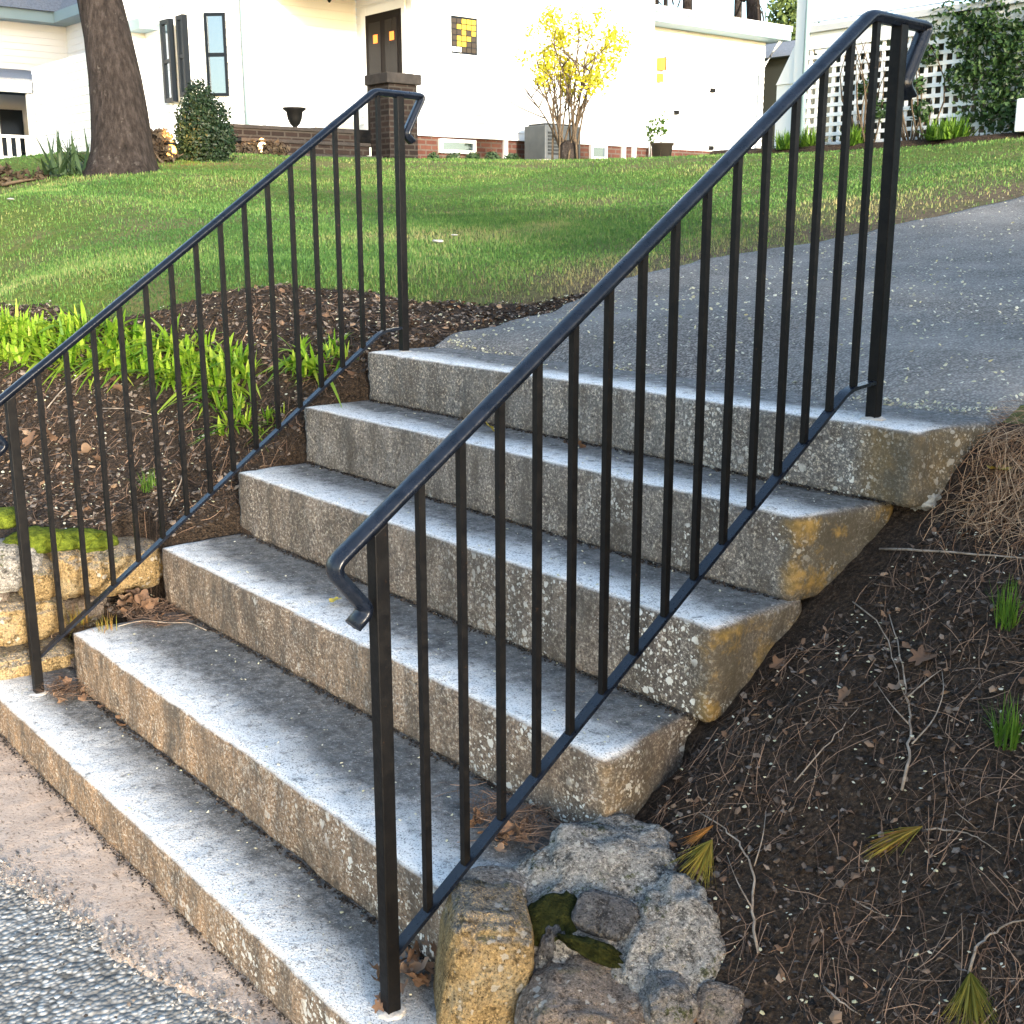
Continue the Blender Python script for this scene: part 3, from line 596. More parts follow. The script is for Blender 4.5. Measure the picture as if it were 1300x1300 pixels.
# ------------------------------------------------------------------ cheek wall stones by the left railing
def cw(px, py, w, h, mat, seed, label, x=-2.36, dep=.12, flat=.62, rz=0.):
    c = atx(px, py, x); D = (c-CAM)@fw; hw = w/FPX*D/2/abs(rt[1]*.98)*.88; hh = h/FPX*D/2*.86
    c = c+np.array([-dep*.55, 0, 0]); return tag(rock('wall_stone', c, (dep, hw, hh), mat, seed, .13, flat, 5, None, rz+random.uniform(-.2, .2)), label, 'stone', 'stones of the low wall by the steps')
cw(20, 722, 62, 66, 'mortar', 61, 'whitish rounded wall stone left of the moss cap')
cw(52, 736, 40, 60, 'ochre_rock', 62, 'narrow ochre stone under the moss cap beside the whitish one', -2.34)
cw(88, 728, 34, 78, 'ochre_rock', 63, 'slim upright stone between two dark joints under the moss')
cw(160, 722, 98, 72, 'ochre_rock', 64, 'broad sunlit ochre wall stone butting the third step', -2.34)
cw(30, 788, 92, 66, 'ochre_rock', 65, 'large pitted ochre stone in the middle course of the wall', -2.35)
cw(35, 843, 110, 42, 'ochre_rock', 66, 'low ochre stone at the foot of the wall behind the post', -2.33)
cw(100, 842, 66, 46, 'brown_rock', 67, 'ochre foot stone against the end of the second step', -2.33)
cw(108, 780, 60, 50, 'brown_rock', 68, 'shaded brown stone under the slim upright one', -2.42)
cw(-40, 760, 90, 140, 'brown_rock', 69, 'brown wall stone next to the large pitted one, farther from the steps', -2.42)
for k, (px, py, w, h) in enumerate(((52, 690, 52, 20), (95, 690, 60, 16), (125, 692, 40, 14), (8, 662, 36, 16))):
    c = atx(px, py, -2.36); D = (c-CAM)@fw
    tag(rock('moss_cushion', c+np.array([-.04, 0, .004]), (.07, w/FPX*D/2/.75, h/FPX*D/2+.01), 'moss', 80+k, .25, None, 4),
        ['plump lime green moss cushion on the narrow ochre stone', 'long green moss pad bridging the slim stone', 'thin dark green moss pad near the broad ochre stone', 'small moss pad on the bed above the whitish stone'][k], 'moss')

# ------------------------------------------------------------------ ground cover: soil clods, needles, chips, petals
def in_poly(px, py, poly):
    r = np.zeros(len(px), bool); n = len(poly)
    for i in range(n):
        (x0, y0), (x1, y1) = poly[i], poly[i-1]
        c = ((y0 > py) != (y1 > py)); r ^= c & (px < (x1-x0)*(py-y0)/(y1-y0+1e-12)+x0)
    return r
def scatter(n, x0, x1, y0, y1, ok=None):
    x = rng.uniform(x0, x1, n); y = rng.uniform(y0, y1, n)
    if ok is not None: k = ok(x, y); x, y = x[k], y[k]
    return x, y
def needles(name, x, y, lo, hi, w, mat, zf, lift=.004, tint=None, az=None, curl=.25, mat_label=None):
    n = len(x); a = rng.uniform(0, math.pi*2, n) if az is None else az; L = rng.uniform(lo, hi, n); c = rng.normal(0, curl, n); K = 4; P = []
    for k in range(K):
        t = k/(K-1)-.5; aa = a+c*t*2; px_ = x+np.cos(aa)*L*t; py_ = y+np.sin(aa)*L*t
        P.append(np.stack([px_, py_, zf(px_, py_)], 1))
    P = np.stack(P, 1); P[:, :, 2] += lift*rng.uniform(.3, 2.5, n)[:, None]+rng.normal(0, .004, (n, 1))*np.linspace(-1, 1, K)[None]
    tv = np.array([0, 0, 1.])
    d = P[:, -1]-P[:, 0]; s = np.cross(d, tv); s /= np.linalg.norm(s, axis=1, keepdims=True)+1e-9
    s = s*.75+tv*rng.uniform(-.6, .6, (n, 1)); Wd = np.repeat((s*w/2)[:, None], K, 1)*np.array([.8, 1, 1, .5])[None, :, None]
    return ribbons(name, P, Wd, mat, rng.uniform(0, 1, n) if tint is None else tint)
GS = lambda x, y: G(x, y)
bank_ok = lambda x, y: (x > np.interp(y, [0, .3, .8, 1.2, 1.5, 1.7], [.12, .02, -.12, -.02, .1, .12]))
x, y = scatter(15000, -.15, 1.35, .32, 1.75, bank_ok)
cl_ = fbm(np.stack([x*2.6, y*2.6, x*0], -1), 1, 3, 40); k = rng.uniform(-.5, .7, len(x)) < cl_+.12
tag(needles('needle_litter', x[k], y[k], .04, .13, .0017, 'needles', GS), 'rust brown pine needles strewn over the right bank', 'needles', kind='stuff')
dp = [rayhit(px_, py_) for px_, py_ in zip(rng.normal(1282, 30, 130), rng.uniform(470, 680, 130))]; dp = np.array([q for q in dp if q[0] > np.interp(q[1], [1.3, 1.6, 2.2], [.07, .05, -.05])])
x = np.repeat(dp[:, 0], 10)+rng.normal(0, .035, len(dp)*10); y = np.repeat(dp[:, 1], 10)+rng.normal(0, .05, len(dp)*10)
tag(needles('needle_drift', x, y, .05, .13, .0017, 'straw', lambda a, b: G(a, b)+.006, .008), 'drift of orange needles and straw where the driveway meets the bank', 'needles', kind='stuff')
x, y = scatter(6500, -4.2, -2.22, .25, 1.9, lambda x, y: soil_w(x, y) > .6)
k = rng.uniform(-.6, .6, len(x)) < fbm(np.stack([x*2, y*2, x*0], -1), 1, 3, 44)
tag(needles('bed_litter', x[k], y[k], .03, .11, .0026, 'needles', GS), 'fine stems and needles lying over the left planting bed', 'needles', kind='stuff')
def chips(name, x, y, zf, lo, hi, mat, label, cat, tint=None, lift=.004, flat=.6, up_=0):
    n = len(x); s = rng.uniform(lo, hi, n)**1.0; a = rng.uniform(0, 6.28, n); nz = np.stack([rng.normal(0, flat, n), rng.normal(0, flat, n), np.ones(n)], 1); nz /= np.linalg.norm(nz, axis=1, keepdims=True)
    u = np.stack([np.cos(a), np.sin(a), np.zeros(n)], 1); u -= nz*(u*nz).sum(1, keepdims=True); u /= np.linalg.norm(u, axis=1, keepdims=True); v = np.cross(nz, u)
    c = np.stack([x, y, zf(x, y)+lift], 1); asp = rng.uniform(.45, 1, n)
    V = []
    for q in range(5):
        th = 2*math.pi*q/5; rr = rng.uniform(.7, 1.1, n); V.append(c+u*(s*rr*math.cos(th))[:, None]+v*(s*asp*rr*math.sin(th))[:, None]+nz*(s*rng.uniform(-.25, .25, n))[:, None])
    V.append(c+nz*(s*.28)[:, None]); V = np.stack(V, 1).reshape(-1, 3); b = (np.arange(n)*6)[:, None]
    F = [b+np.array([[q, (q+1) % 5, 5]]) for q in range(5)]
    return tag(npmesh(name, V, F, mat, None, False, {'tint': np.repeat(rng.uniform(0, 1, n) if tint is None else tint, 6)}), label, cat, kind='stuff')
x, y = scatter(9000, -.15, 1.35, .3, 1.75, bank_ok); chips('bark_chips', x, y, GS, .003, .010, 'crumbs', 'dark soil crumbs and bark chips covering the right bank', 'soil crumbs', rng.uniform(0, 1, len(x))**1.6)
x, y = scatter(24000, -5.2, -2.2, .25, 2.7, lambda x, y: soil_w(x, y) > .5); chips('mulch_chips', x, y, GS, .004, .015, 'crumbs', 'dark mulch and leaf chips covering the left planting bed', 'mulch', rng.uniform(0, 1, len(x))**1.3)
x, y = scatter(1500, -5.2, -2.2, .25, 2.7, lambda x, y: soil_w(x, y) > .5); chips('leaf_bits', x, y, GS, .006, .020, 'dead_leaf', 'broken dead leaf bits scattered in the left planting bed', 'leaf litter', lift=.008)
x, y = scatter(650, -.15, 1.35, .3, 1.75, bank_ok); chips('leaf_bits', x, y, GS, .004, .013, 'dead_leaf', 'broken dead leaf bits scattered on the right bank', 'leaf litter', lift=.008)
DZF = lambda x, y: G0(x, y)+.028
pet = lambda nm, x, y, zf, lab, lo=.0022, hi=.0052, lift=.005: chips(nm, x, y, zf, lo, hi, 'petals', lab, 'petals', lift=lift, flat=.35)
x, y = scatter(1250, -.15, 1.35, .3, 1.75, bank_ok); pet('fallen_petals', x, y, lambda a, b: G(a, b)+.006, 'tiny cream petals fallen on the right bank')
x, y = scatter(2600, -2.3, .3, 1.72, 6, lambda x, y: (x > np.interp(y, DL[:, 0], DL[:, 1])) & (x < np.interp(y, DR[:, 0], DR[:, 1])) & (rng.uniform(0, 1, len(x)) < np.clip(1.2-.2*(y-1.7), .25, 1)))
pet('fallen_petals', x, y, DZF, 'tiny cream petals fallen on the asphalt driveway', .0045, .0095)
x, y = scatter(2400, -5.2, -2.25, .3, 2.6, lambda x, y: soil_w(x, y) > .5); pet('fallen_petals', x, y, lambda a, b: G(a, b)+.008, 'tiny pale petals fallen on the left planting bed', .003, .008)
def tread_z(x, y): return np.array(ZS)[np.clip(np.searchsorted(YS, y, 'right')-1, 0, 5)]
x = rng.uniform(-2.15, -.15, 900); y = rng.uniform(0.01, 1.66, 900); k = rng.uniform(0, 1, 900) < np.clip(.25+(x+2.2)*.4, 0, 1)
pet('fallen_petals', x[k], y[k], tread_z, 'tiny cream petals fallen on the granite treads')
# dark dirt along the inner corner of every tread, and at the pavement edge
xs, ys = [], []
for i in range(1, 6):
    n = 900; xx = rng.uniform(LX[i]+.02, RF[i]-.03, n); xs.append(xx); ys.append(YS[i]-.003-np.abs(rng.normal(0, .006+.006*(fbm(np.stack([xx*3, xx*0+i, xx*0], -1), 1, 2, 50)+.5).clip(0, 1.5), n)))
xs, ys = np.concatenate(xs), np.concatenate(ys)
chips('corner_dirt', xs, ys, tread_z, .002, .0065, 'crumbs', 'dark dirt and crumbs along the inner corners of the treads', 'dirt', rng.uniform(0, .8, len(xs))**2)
xx = rng.uniform(-2.3, -.1, 900); yy = -.003-np.abs(rng.normal(0, .012, 900)); chips('kerb_dirt', xx, yy, lambda a, b: a*0-.120, .002, .006, 'crumbs', 'dark grit along the foot of the lowest step', 'dirt', rng.uniform(0, .9, 900)**1.5)
xx = rng.uniform(-2.15, .0, 500); yy = 1.69+np.abs(rng.normal(0, .02, 500)); chips('joint_dirt', xx, yy, lambda a, b: G0(a, b)+.026, .003, .008, 'petals', 'pale petals gathered along the back of the top step', 'petals')

xx = rng.uniform(-2.6, -.3, 2600); yy = np.interp(xx, [-2.5, -1.34, -.47, -.28], [-.52, -.255, -.085, -.05])+rng.normal(0, .03, 2600)
chips('road_grit', xx, yy, lambda a, b: a*0-.124, .002, .0065, 'grit', 'loose grit where the worn concrete strip meets the asphalt', 'grit')
xx = rng.uniform(-2.3, -.3, 260); yy = rng.uniform(-.3, -.02, 260); chips('pavement_debris', xx, yy, lambda a, b: a*0-.121, .002, .006, 'crumbs', 'dark crumbs on the worn concrete strip', 'dirt')
# ------------------------------------------------------------------ dead leaves, twigs, tufts
def leaf_mesh(seed, lobes):
    r_ = random.Random(seed); n = 22; V = [(0, 0, 0)]
    for k in range(n):
        a = 2*math.pi*k/n; rr = (.55+.45*abs(math.cos(a*lobes/2)))*(1+.12*r_.uniform(-1, 1)); V.append((rr*math.cos(a), .72*rr*math.sin(a), 0))
    V = np.array(V); c1, c2 = r_.uniform(.25, .7), r_.uniform(-.4, .5)
    V[:, 2] = c1*V[:, 1]**2*1.3+c2*V[:, 0]**2*.6+.08*np.sin(V[:, 0]*5+seed)
    me = bpy.data.meshes.new('leaf_blade'); F = [(0, 1+k, 1+(k+1) % n) for k in range(n)]
    k0 = len(V); V2 = [tuple(v) for v in V]+[(-.8, .0, .02), (-1.35, .06, .10), (-1.35, .09, .10), (-.8, .04, .02)]; F.append((k0, k0+1, k0+2, k0+3))
    me.from_pydata(V2, [], F); me.polygons.foreach_set('use_smooth', [True]*len(me.polygons)); at = me.attributes.new('tint', 'FLOAT', 'POINT'); at.data.foreach_set('value', [min(1, max(0, r_.uniform(.2, .9)+r_.uniform(-.1, .1))) ]*len(V2))
    me.materials.append(MATS['dead_leaf']); return me
LM = [leaf_mesh(k, l) for k, l in enumerate((3, 5, 5, 7, 3, 4, 6, 5))]
ymt = leaf_mesh(33, 5); 
for a_ in ymt.attributes['tint'].data: a_.value = .8
ym = NT('yellow_leaf', .7); ym.color((.42, .33, .06)); ymt.materials.clear(); ymt.materials.append(MATS['yellow_leaf'])
def leaf(c, s, label, group=None, me=None, flat=.5):
    o = bpy.data.objects.new('dead_leaf', me or random.choice(LM)); o.location = c; o.scale = (s, s, s); o.rotation_euler = (random.gauss(0, flat), random.gauss(0, flat), random.uniform(0, 6.3)); link(o); return tag(o, label, 'leaf', group)
for px, py, s, lab, me in ((988, 850, .022, 'flat tan dead leaf on the soil beside the fourth step', LM[1]), (1170, 842, .034, 'pinkish brown dead leaf at the top of a forked twig', LM[3]), (1072, 890, .02, 'small grey brown curled leaf left of the forked twig', LM[0]),
                           (1268, 603, .03, 'yellow lobed leaf on the orange needle drift', ymt), (1140, 880, .022, 'crumpled brown leaf half under the forked twig', LM[4]), (1062, 996, .014, 'tiny pale curled leaf lying alone on dark soil', LM[5])):
    p = rayhit(px, py); leaf(p+np.array([0, 0, .012]), s, lab, None, me, .3)
for px, py, s in ((40, 565, .05), (25, 580, .045), (62, 560, .05), (85, 568, .04), (110, 580, .05), (125, 590, .035), (50, 550, .04), (150, 500, .04), (145, 490, .035)):
    p = rayhit(px, py); leaf(p+np.array([0, 0, .02]), s*.8, 'orange tan dead leaf caught on the left planting bed', 'dead leaves on the left bed')
def heap(n, c, sx, sy, h, s, lab, grp, zf):
    for k in range(n):
        dx, dy_ = random.gauss(0, sx), random.gauss(0, sy); z = zf+h*max(0, 1-(dx/sx)**2*.25-(dy_/sy)**2*.25)*random.uniform(.1, 1)
        leaf((c[0]+dx, c[1]+dy_, z+.008), s*random.uniform(.6, 1.2), lab, grp, None, .6)
c = atz(180, 775, ZS[1]); heap(26, c, .055, .03, .05, .03, 'curled tan leaf in the heap on the second tread by the wall', 'leaf heap on the second tread', ZS[1])
c = atz(85, 880, ZS[0]); heap(16, c, .05, .03, .03, .022, 'brown leaf in the heap behind the left lower post', 'leaf heap at the left lower post', ZS[0])
c = atz(145, 912, 0); heap(5, c, .04, .015, .01, .022, 'small curled leaf lying on the lowest tread', 'leaves on the lowest tread', 0)
c = atz(532, 1240, .0); heap(40, c, .035, .06, .05, .022, 'brown leaf in the heap between the right lower post and the boulder', 'leaf heap at the right lower post', .0)
c = atz(640, 1065, ZS[1]); heap(24, c, .06, .03, .03, .022, 'brown leaf in the heap at the right end of the second tread', 'leaf heap at the right end of the second tread', ZS[1])
c = atz(425, 768, ZS[2]); leaf(c+np.array([0, 0, .012]), .022, 'single yellow crumpled leaf on the third tread behind the handrail end', None, ymt, .4)
c = atz(622, 549, ZS[4]); leaf(c+np.array([0, 0, .014]), .024, 'yellowish crumpled leaf against the top riser', None, ymt, .4)
c = atz(715, 565, ZS[4]); heap(4, c, .03, .01, .01, .02, 'small brown leaf lodged against the top riser', 'leaves against the top riser', ZS[4])
# dry needles and litter on the tread ends by the left bed
x = rng.uniform(-2.2, -1.95, 420); y = rng.uniform(.40, .56, 420); tag(needles('tread_litter', x, y, .03, .09, .0018, 'needles', lambda a, b: a*0+ZS[1]+.004), 'needles drifted on the second tread by the wall', 'needles', kind='stuff')
c = atz(262, 665, ZS[2]); x = rng.normal(c[0], .05, 400); y = np.minimum(rng.normal(c[1], .04, 400), .84); tag(needles('tread_litter', x, y, .04, .1, .002, 'needles', lambda a, b: a*0+ZS[2]+.02, .012), 'reddish needles drifted on the third tread end', 'needles', kind='stuff')
c = atz(80, 885, 0); x = rng.normal(c[0], .05, 250); y = np.minimum(rng.normal(c[1], .03, 250), .21); tag(needles('tread_litter', x, y, .03, .07, .0018, 'needles', lambda a, b: a*0+.012, .012), 'brown needles around the left lower post', 'needles', kind='stuff')
c = atz(650, 1050, ZS[1]); x = rng.normal(c[0], .07, 380); y = rng.normal(c[1], .03, 380); tag(needles('tread_litter', x, y, .04, .11, .0017, 'needles', lambda a, b: a*0+ZS[1]+.012, .01, rng.uniform(.4, 1, 380)), 'straw coloured needles at the right end of the second tread', 'needles', kind='stuff')
# fallen twigs
def twig(label, pts, r0, branches=(), lift=.012):
    P = [rayhit(px, py)+np.array([0, 0, lift]) for px, py in pts]; o = P[0]
    P = [p+np.array([random.gauss(0, .002), random.gauss(0, .002), 0]) for p in smooth_path(P, .06, 4)]
    e = empty('fallen_twig', P[0], label, 'twig', 'fallen twigs on the bank'); n = len(P)
    MB().tube(P, [r0*(1-.6*k/(n-1)) for k in range(n)], 6).build('stem', 'twig_wood', e, True)
    for b in branches:
        Q_ = [rayhit(px, py)+np.array([0, 0, lift*1.4]) for px, py in b]; Q_ = smooth_path(Q_, .05, 4); MB().tube(Q_, [r0*.55*(1-.6*k/(len(Q_)-1)) for k in range(len(Q_))], 5).build('side_shoot', 'twig_wood', e, True)
twig('forked grey twig standing out on dark soil, leaf at its top', [(1145, 1010), (1155, 960), (1156, 925), (1150, 880), (1140, 830), (1128, 780)], .0030, [[(1157, 955), (1185, 925), (1198, 890), (1195, 862)], [(1152, 895), (1178, 872), (1195, 860)], [(1153, 930), (1130, 905), (1110, 875)]])
twig('grey twig with one kink beside the mortar and a needle tuft', [(961, 1218), (955, 1165), (957, 1110), (940, 1080), (915, 1055), (890, 1040)], .0028, [[(955, 1165), (935, 1130), (922, 1095)], [(957, 1110), (968, 1075), (972, 1040)]])
twig('long straight pale stick lying across the bank by the green tuft', [(1115, 706), (1180, 708), (1240, 713), (1300, 718), (1340, 722)], .0032, lift=.016)
twig('thin arched twig above the split needle tuft', [(1170, 1062), (1205, 1060), (1240, 1070), (1268, 1092)], .0018, [[(1212, 1042), (1240, 1064)]])
twig('curved twig carrying the large olive needle tuft', [(1228, 1245), (1235, 1210), (1262, 1190), (1300, 1175), (1330, 1168)], .0026)
twig('short bare twig lying on needles between the two tufts', [(1080, 1150), (1100, 1160), (1125, 1172)], .0018)
twig('thin straight twig near the bottom of the bank', [(1045, 1262), (1065, 1280), (1092, 1300)], .0022)
twig('fine crooked twig crossing the upper bank soil', [(1080, 770), (1120, 800), (1135, 850), (1150, 900)], .0016)
twig('slim brown twig on the soil next to the fifth step end', [(1010, 1000), (1060, 940), (1090, 905)], .0014)
e = atz(205, 790, ZS[1]); tw = MB().tube(smooth_path([atz(150, 795, .19), atz(180, 787, .19), atz(215, 791, .186), atz(240, 790, .18), atz(262, 800, .178)], .05, 4), .0016, 5).build('fallen_twig', 'twig_wood', None, True); tag(tw, 'slender twig under the leaf heap on the second tread', 'twig', 'fallen twigs on the bank')
for pts, lab in (([(60, 525), (80, 500), (110, 478)], 'bleached stem leaning on the left bed near the orange leaves'), ([(130, 525), (165, 525), (200, 535)], 'pale stem lying level under the daylilies'), ([(215, 650), (235, 610), (228, 560)], 'thin stem curving up the left bed above the third step')):
    tw = MB().tube(smooth_path([rayhit(*p)+np.array([0, 0, .02]) for p in pts], .1, 5), .0025, 5).build('fallen_twig', 'twig_wood', None, True); tag(tw, lab, 'twig', 'fallen twigs on the bank')
# pine needle tufts (fan from a point)
def tuft_fan(px, py, qx, qy, L, spread, n, label, mat='pine_green', lift=.02, tint=(0, 1), dark=None):
    p = rayhit(px, py)+np.array([0, 0, lift]); q_ = rayhit(qx, qy)+np.array([0, 0, lift*.8]); d = q_-p; Ld = np.linalg.norm(d); d /= Ld; L = Ld
    s = np.cross(d, [0, 0, 1.]); s /= np.linalg.norm(s); u_ = np.cross(s, d); n = int(n*1.8); a = rng.normal(0, spread*.8, n); b = rng.normal(0, spread*.45, n); ln = L*rng.uniform(.45, 1.12, n)
    cv = rng.normal(0, .12, n)
    dirv = d[None]+s[None]*np.tan(a)[:, None]+u_[None]*np.tan(b)[:, None]; dirv /= np.linalg.norm(dirv, axis=1, keepdims=True)
    P = np.stack([p[None]+dirv*(ln*t)[:, None]+s[None]*(ln*t*t*cv)[:, None]-np.array([0, 0, 1])[None]*(ln*t*t*.05)[:, None] for t in (0, .4, .75, 1)], 1)
    w = np.cross(dirv, rng.normal(0, 1, (n, 3))); w /= np.linalg.norm(w, axis=1, keepdims=True); Wd = np.repeat((w*.0007)[:, None], 4, 1)*np.array([.9, 1, .8, .25])[None, :, None]
    o = ribbons('pine_needle_tuft', P, Wd, mat, rng.uniform(*tint, n)); return tag(o, label, 'pine needles', 'shed pine needle tufts')
tuft_fan(904, 1078, 872, 1132, .1, .30, 110, 'yellow pine needle tuft beside the grey kinked twig', tint=(.2, .7))
tuft_fan(1170, 1062, 1100, 1088, .1, .22, 130, 'split green and orange pine needle tuft under the thin arched twig', tint=(.0, 1))
tuft_fan(1230, 1248, 1240, 1325, .1, .33, 150, 'large olive pine needle tuft hanging from the curved twig', tint=(.0, .55))
tuft_fan(905, 1060, 868, 1080, .1, .14, 40, 'rusty pine needle wisp over the yellow tuft', tint=(.85, 1))
tuft_fan(735, 1040, 690, 1075, .1, .3, 60, 'dry straw needle wisp by the end of the third step', tint=(.4, .8))
# green grass tufts
def grass_tuft(px, py, L, n, lean, label, mat='green_tuft', rad=.02, width=.0032, p=None):
    p = rayhit(px, py) if p is None else p; a = rng.uniform(0, 6.28, n); r_ = rad*np.sqrt(rng.uniform(0, 1, n)); base = p[None]+np.stack([r_*np.cos(a), r_*np.sin(a), np.full(n, -.004)], 1)
    P, Wd = blades(n, base, L*rng.uniform(.55, 1.05, n), np.full(n, width), np.abs(rng.normal(0, lean, n)), K=4); o = ribbons('grass_tuft', P, Wd, mat, rng.uniform(0, 1, n)); return tag(o, label, 'grass', 'grass tufts')
grass_tuft(1277, 795, .11, 60, .28, 'upright green grass tuft in front of the long straight stick')
grass_tuft(1278, 945, .10, 70, .32, 'bushy green grass tuft growing below another on dark soil')
grass_tuft(188, 622, .09, 45, .35, 'small dull green tuft in the middle of the left bed', rad=.03)
grass_tuft(0, 0, .075, 110, .9, 'olive needle clump in the joint of the low wall stones', 'pine_green', .035, .002, p=atx(100, 790, -2.27))
grass_tuft(0, 0, .06, 80, 1.1, 'flattened olive needle clump on the corner of the second tread', 'pine_green', .035, .002, p=atz(135, 800, ZS[1]))
# ------------------------------------------------------------------ daylily clumps
def lily_mesh(seed):
    r2 = np.random.default_rng(seed); n = 22; a = r2.uniform(0, 6.28, n); r_ = .035*np.sqrt(r2.uniform(0, 1, n)); base = np.stack([r_*np.cos(a), r_*np.sin(a), np.full(n, -.012)], 1)
    P, Wd = blades(n, base, r2.uniform(.08, .18, n), r2.uniform(.015, .024, n), np.abs(r2.normal(.5, .38, n)), r2, K=6, droop=1.9, az=a+r2.normal(0, .6, n))
    Wd = Wd.copy(); prof = np.array([.55, .9, 1.05, .95, .6, .08]); w0 = np.linalg.norm(Wd[:, 0], axis=1)*2.4*.5
    dirw = Wd[:, 0]/np.linalg.norm(Wd[:, 0], axis=1, keepdims=True); Wd = dirw[:, None]*(w0[:, None]*prof[None])[..., None]
    o = ribbons('daylily_clump', P, Wd, 'daylily', r2.uniform(0, 1, n)); me = o.data; bpy.data.objects.remove(o); return me
LY = [lily_mesh(300+k) for k in range(7)]
def lilies(poly, n, label, group, s0, s1, mind):
    pts = []; xs_ = [p[0] for p in poly]; ys_ = [p[1] for p in poly]; tries = 0
    while len(pts) < n and tries < 4000:
        tries += 1; px, py = random.uniform(min(xs_), max(xs_)), random.uniform(min(ys_), max(ys_))
        if not in_poly(np.array([px]), np.array([py]), poly)[0]: continue
        if any((px-a)**2+((py-b)*1.6)**2 < mind**2 for a, b in pts): continue
        pts.append((px, py))
    for px, py in pts:
        p = rayhit(px, py); o = bpy.data.objects.new('daylily_clump', random.choice(LY)); o.location = p; s = random.uniform(s0, s1); o.scale = (s, s, s*random.uniform(.85, 1.15)); o.rotation_euler = (random.gauss(0, .1), random.gauss(0, .1), random.uniform(0, 6.3)); link(o)
        tag(o, label, 'daylily', group)
lilies([(-40, 410), (30, 412), (90, 415), (150, 420), (200, 430), (260, 440), (310, 455), (322, 490), (250, 495), (200, 478), (120, 470), (40, 466), (-40, 470)], 92, 'lime green daylily clump in the dense row across the left bed', 'daylily row in the left bed', .62, .98, 12)
lilies([(255, 495), (315, 495), (322, 545), (280, 560)], 9, 'small daylily shoot at the lower end of the daylily row', 'daylily shoots below the row', .45, .7, 15)
lilies([(372, 452), (445, 440), (450, 470), (385, 485), (370, 470)], 9, 'daylily shoot in the separate patch beside the top step', 'daylily patch by the top step', .5, .8, 13)
lilies([(300, 535), (350, 520), (370, 500), (350, 560)], 5, 'stunted yellowish daylily sprout under the railing near the fifth step', 'daylily sprouts under the railing', .3, .5, 16)
# ------------------------------------------------------------------ lawn grass
def lawn_blades(n, x0, x1, y0, y1, L, w, name, label):
    x, y = scatter(n, x0, x1, y0, y1); k = (soil_w(x, y) < .45+.5*rng.uniform(0, 1, len(x))**2) & ((y < 1.6) | (x < np.interp(y, DL[:, 0], DL[:, 1])+.05) | (y > 9.0)); x, y = x[k], y[k]
    dd = np.abs(x-np.interp(y, DL[:, 0], DL[:, 1])); dr = np.clip(1.15-dd/np.clip(.45+.22*(y-1.8), .3, 1.6), 0, 1)*(y > 1.6)
    patch = fbm(np.stack([x, y, x*0], -1), .9, 4, 60); p2 = fbm(np.stack([x, y, x*0], -1), 3.5, 3, 61)
    keep = rng.uniform(0, 1, len(x)) > np.maximum(dr*.8, np.clip((patch+.6*p2-.22)*1.6, 0, .75)); x, y, dr, patch, p2 = x[keep], y[keep], dr[keep], patch[keep], p2[keep]; n = len(x)
    base = np.stack([x, y, G(x, y)-.004], 1); P, Wd = blades(n, base, L*rng.uniform(.5, 1.2, n)*(1+.5*patch), w*rng.uniform(.7, 1.3, n), np.abs(rng.normal(.3, .3, n)))
    t = np.clip(.30+.20*rng.normal(0, 1, n)+.75*patch+.30*p2+.5*dr+.3*ridge(x, y), 0, 1)
    return tag(ribbons(name, P, Wd, 'grass_blade', t), label, 'grass', kind='stuff')
lawn_blades(105000, -5.6, -2.2, .5, 4.6, .024, .0042, 'lawn_grass', 'short lawn grass next to the planting bed and driveway')
lawn_blades(115000, -10, -2, .7, 8, .026, .0075, 'lawn_grass', 'short lawn grass across the middle of the slope')
lawn_blades(90000, -15, 0, 2.5, 14, .030, .011, 'lawn_grass', 'lawn grass up by the house and deck')
for px, py, s, lab in ((556, 313, .035, 'white scrap lying on the lawn near the driveway'), (577, 305, .022, 'small white scrap on the lawn beside a larger one'), (14, 258, .03, 'pale scrap on the lawn below the strap leaved plant')):
    p = rayhit(px, py); tag(rock('paper_scrap', p+np.array([0, 0, .03]), (s, s*.7, s*.2), 'cement_white', int(px), .4, None, 3), lab, 'scrap')
# ------------------------------------------------------------------ foliage helper
def foliage(name, lumps, n, size, mat, parent=None, tag_=None, shell=.55, asp=.6):
    c = np.array([l[0] for l in lumps]); r_ = np.array([np.broadcast_to(l[1], 3) for l in lumps], float); vol = r_.prod(1)**.7; idx = rng.choice(len(lumps), n, p=vol/vol.sum())
    d = rng.normal(0, 1, (n, 3)); d /= np.linalg.norm(d, axis=1, keepdims=True); rad = shell+(1-shell)*rng.uniform(0, 1, n)**.5; rad *= 1+.15*rng.normal(0, 1, n)
    P = c[idx]+d*r_[idx]*rad[:, None]
    nz = d+rng.normal(0, .6, (n, 3)); nz /= np.linalg.norm(nz, axis=1, keepdims=True); u_ = np.cross(nz, rng.normal(0, 1, (n, 3))); u_ /= np.linalg.norm(u_, axis=1, keepdims=True); v_ = np.cross(nz, u_); s = size*rng.uniform(.6, 1.3, n)
    V = np.stack([P-u_*s[:, None], P+v_*(s*asp)[:, None], P+u_*s[:, None], P-v_*(s*asp)[:, None]], 1).reshape(-1, 3)
    V[2::4] -= nz*(s*.25)[:, None]
    b = (np.arange(n)*4)[:, None]; t = np.clip(.5+.5*fbm(P, 2.5/max(.05, r_.mean()), 2, 70)+.2*rng.normal(0, 1, n), 0, 1)
    return npmesh(name, V, [b+np.array([[0, 1, 2, 3]])], mat, parent, False, {'tint': np.repeat(t, 4)})
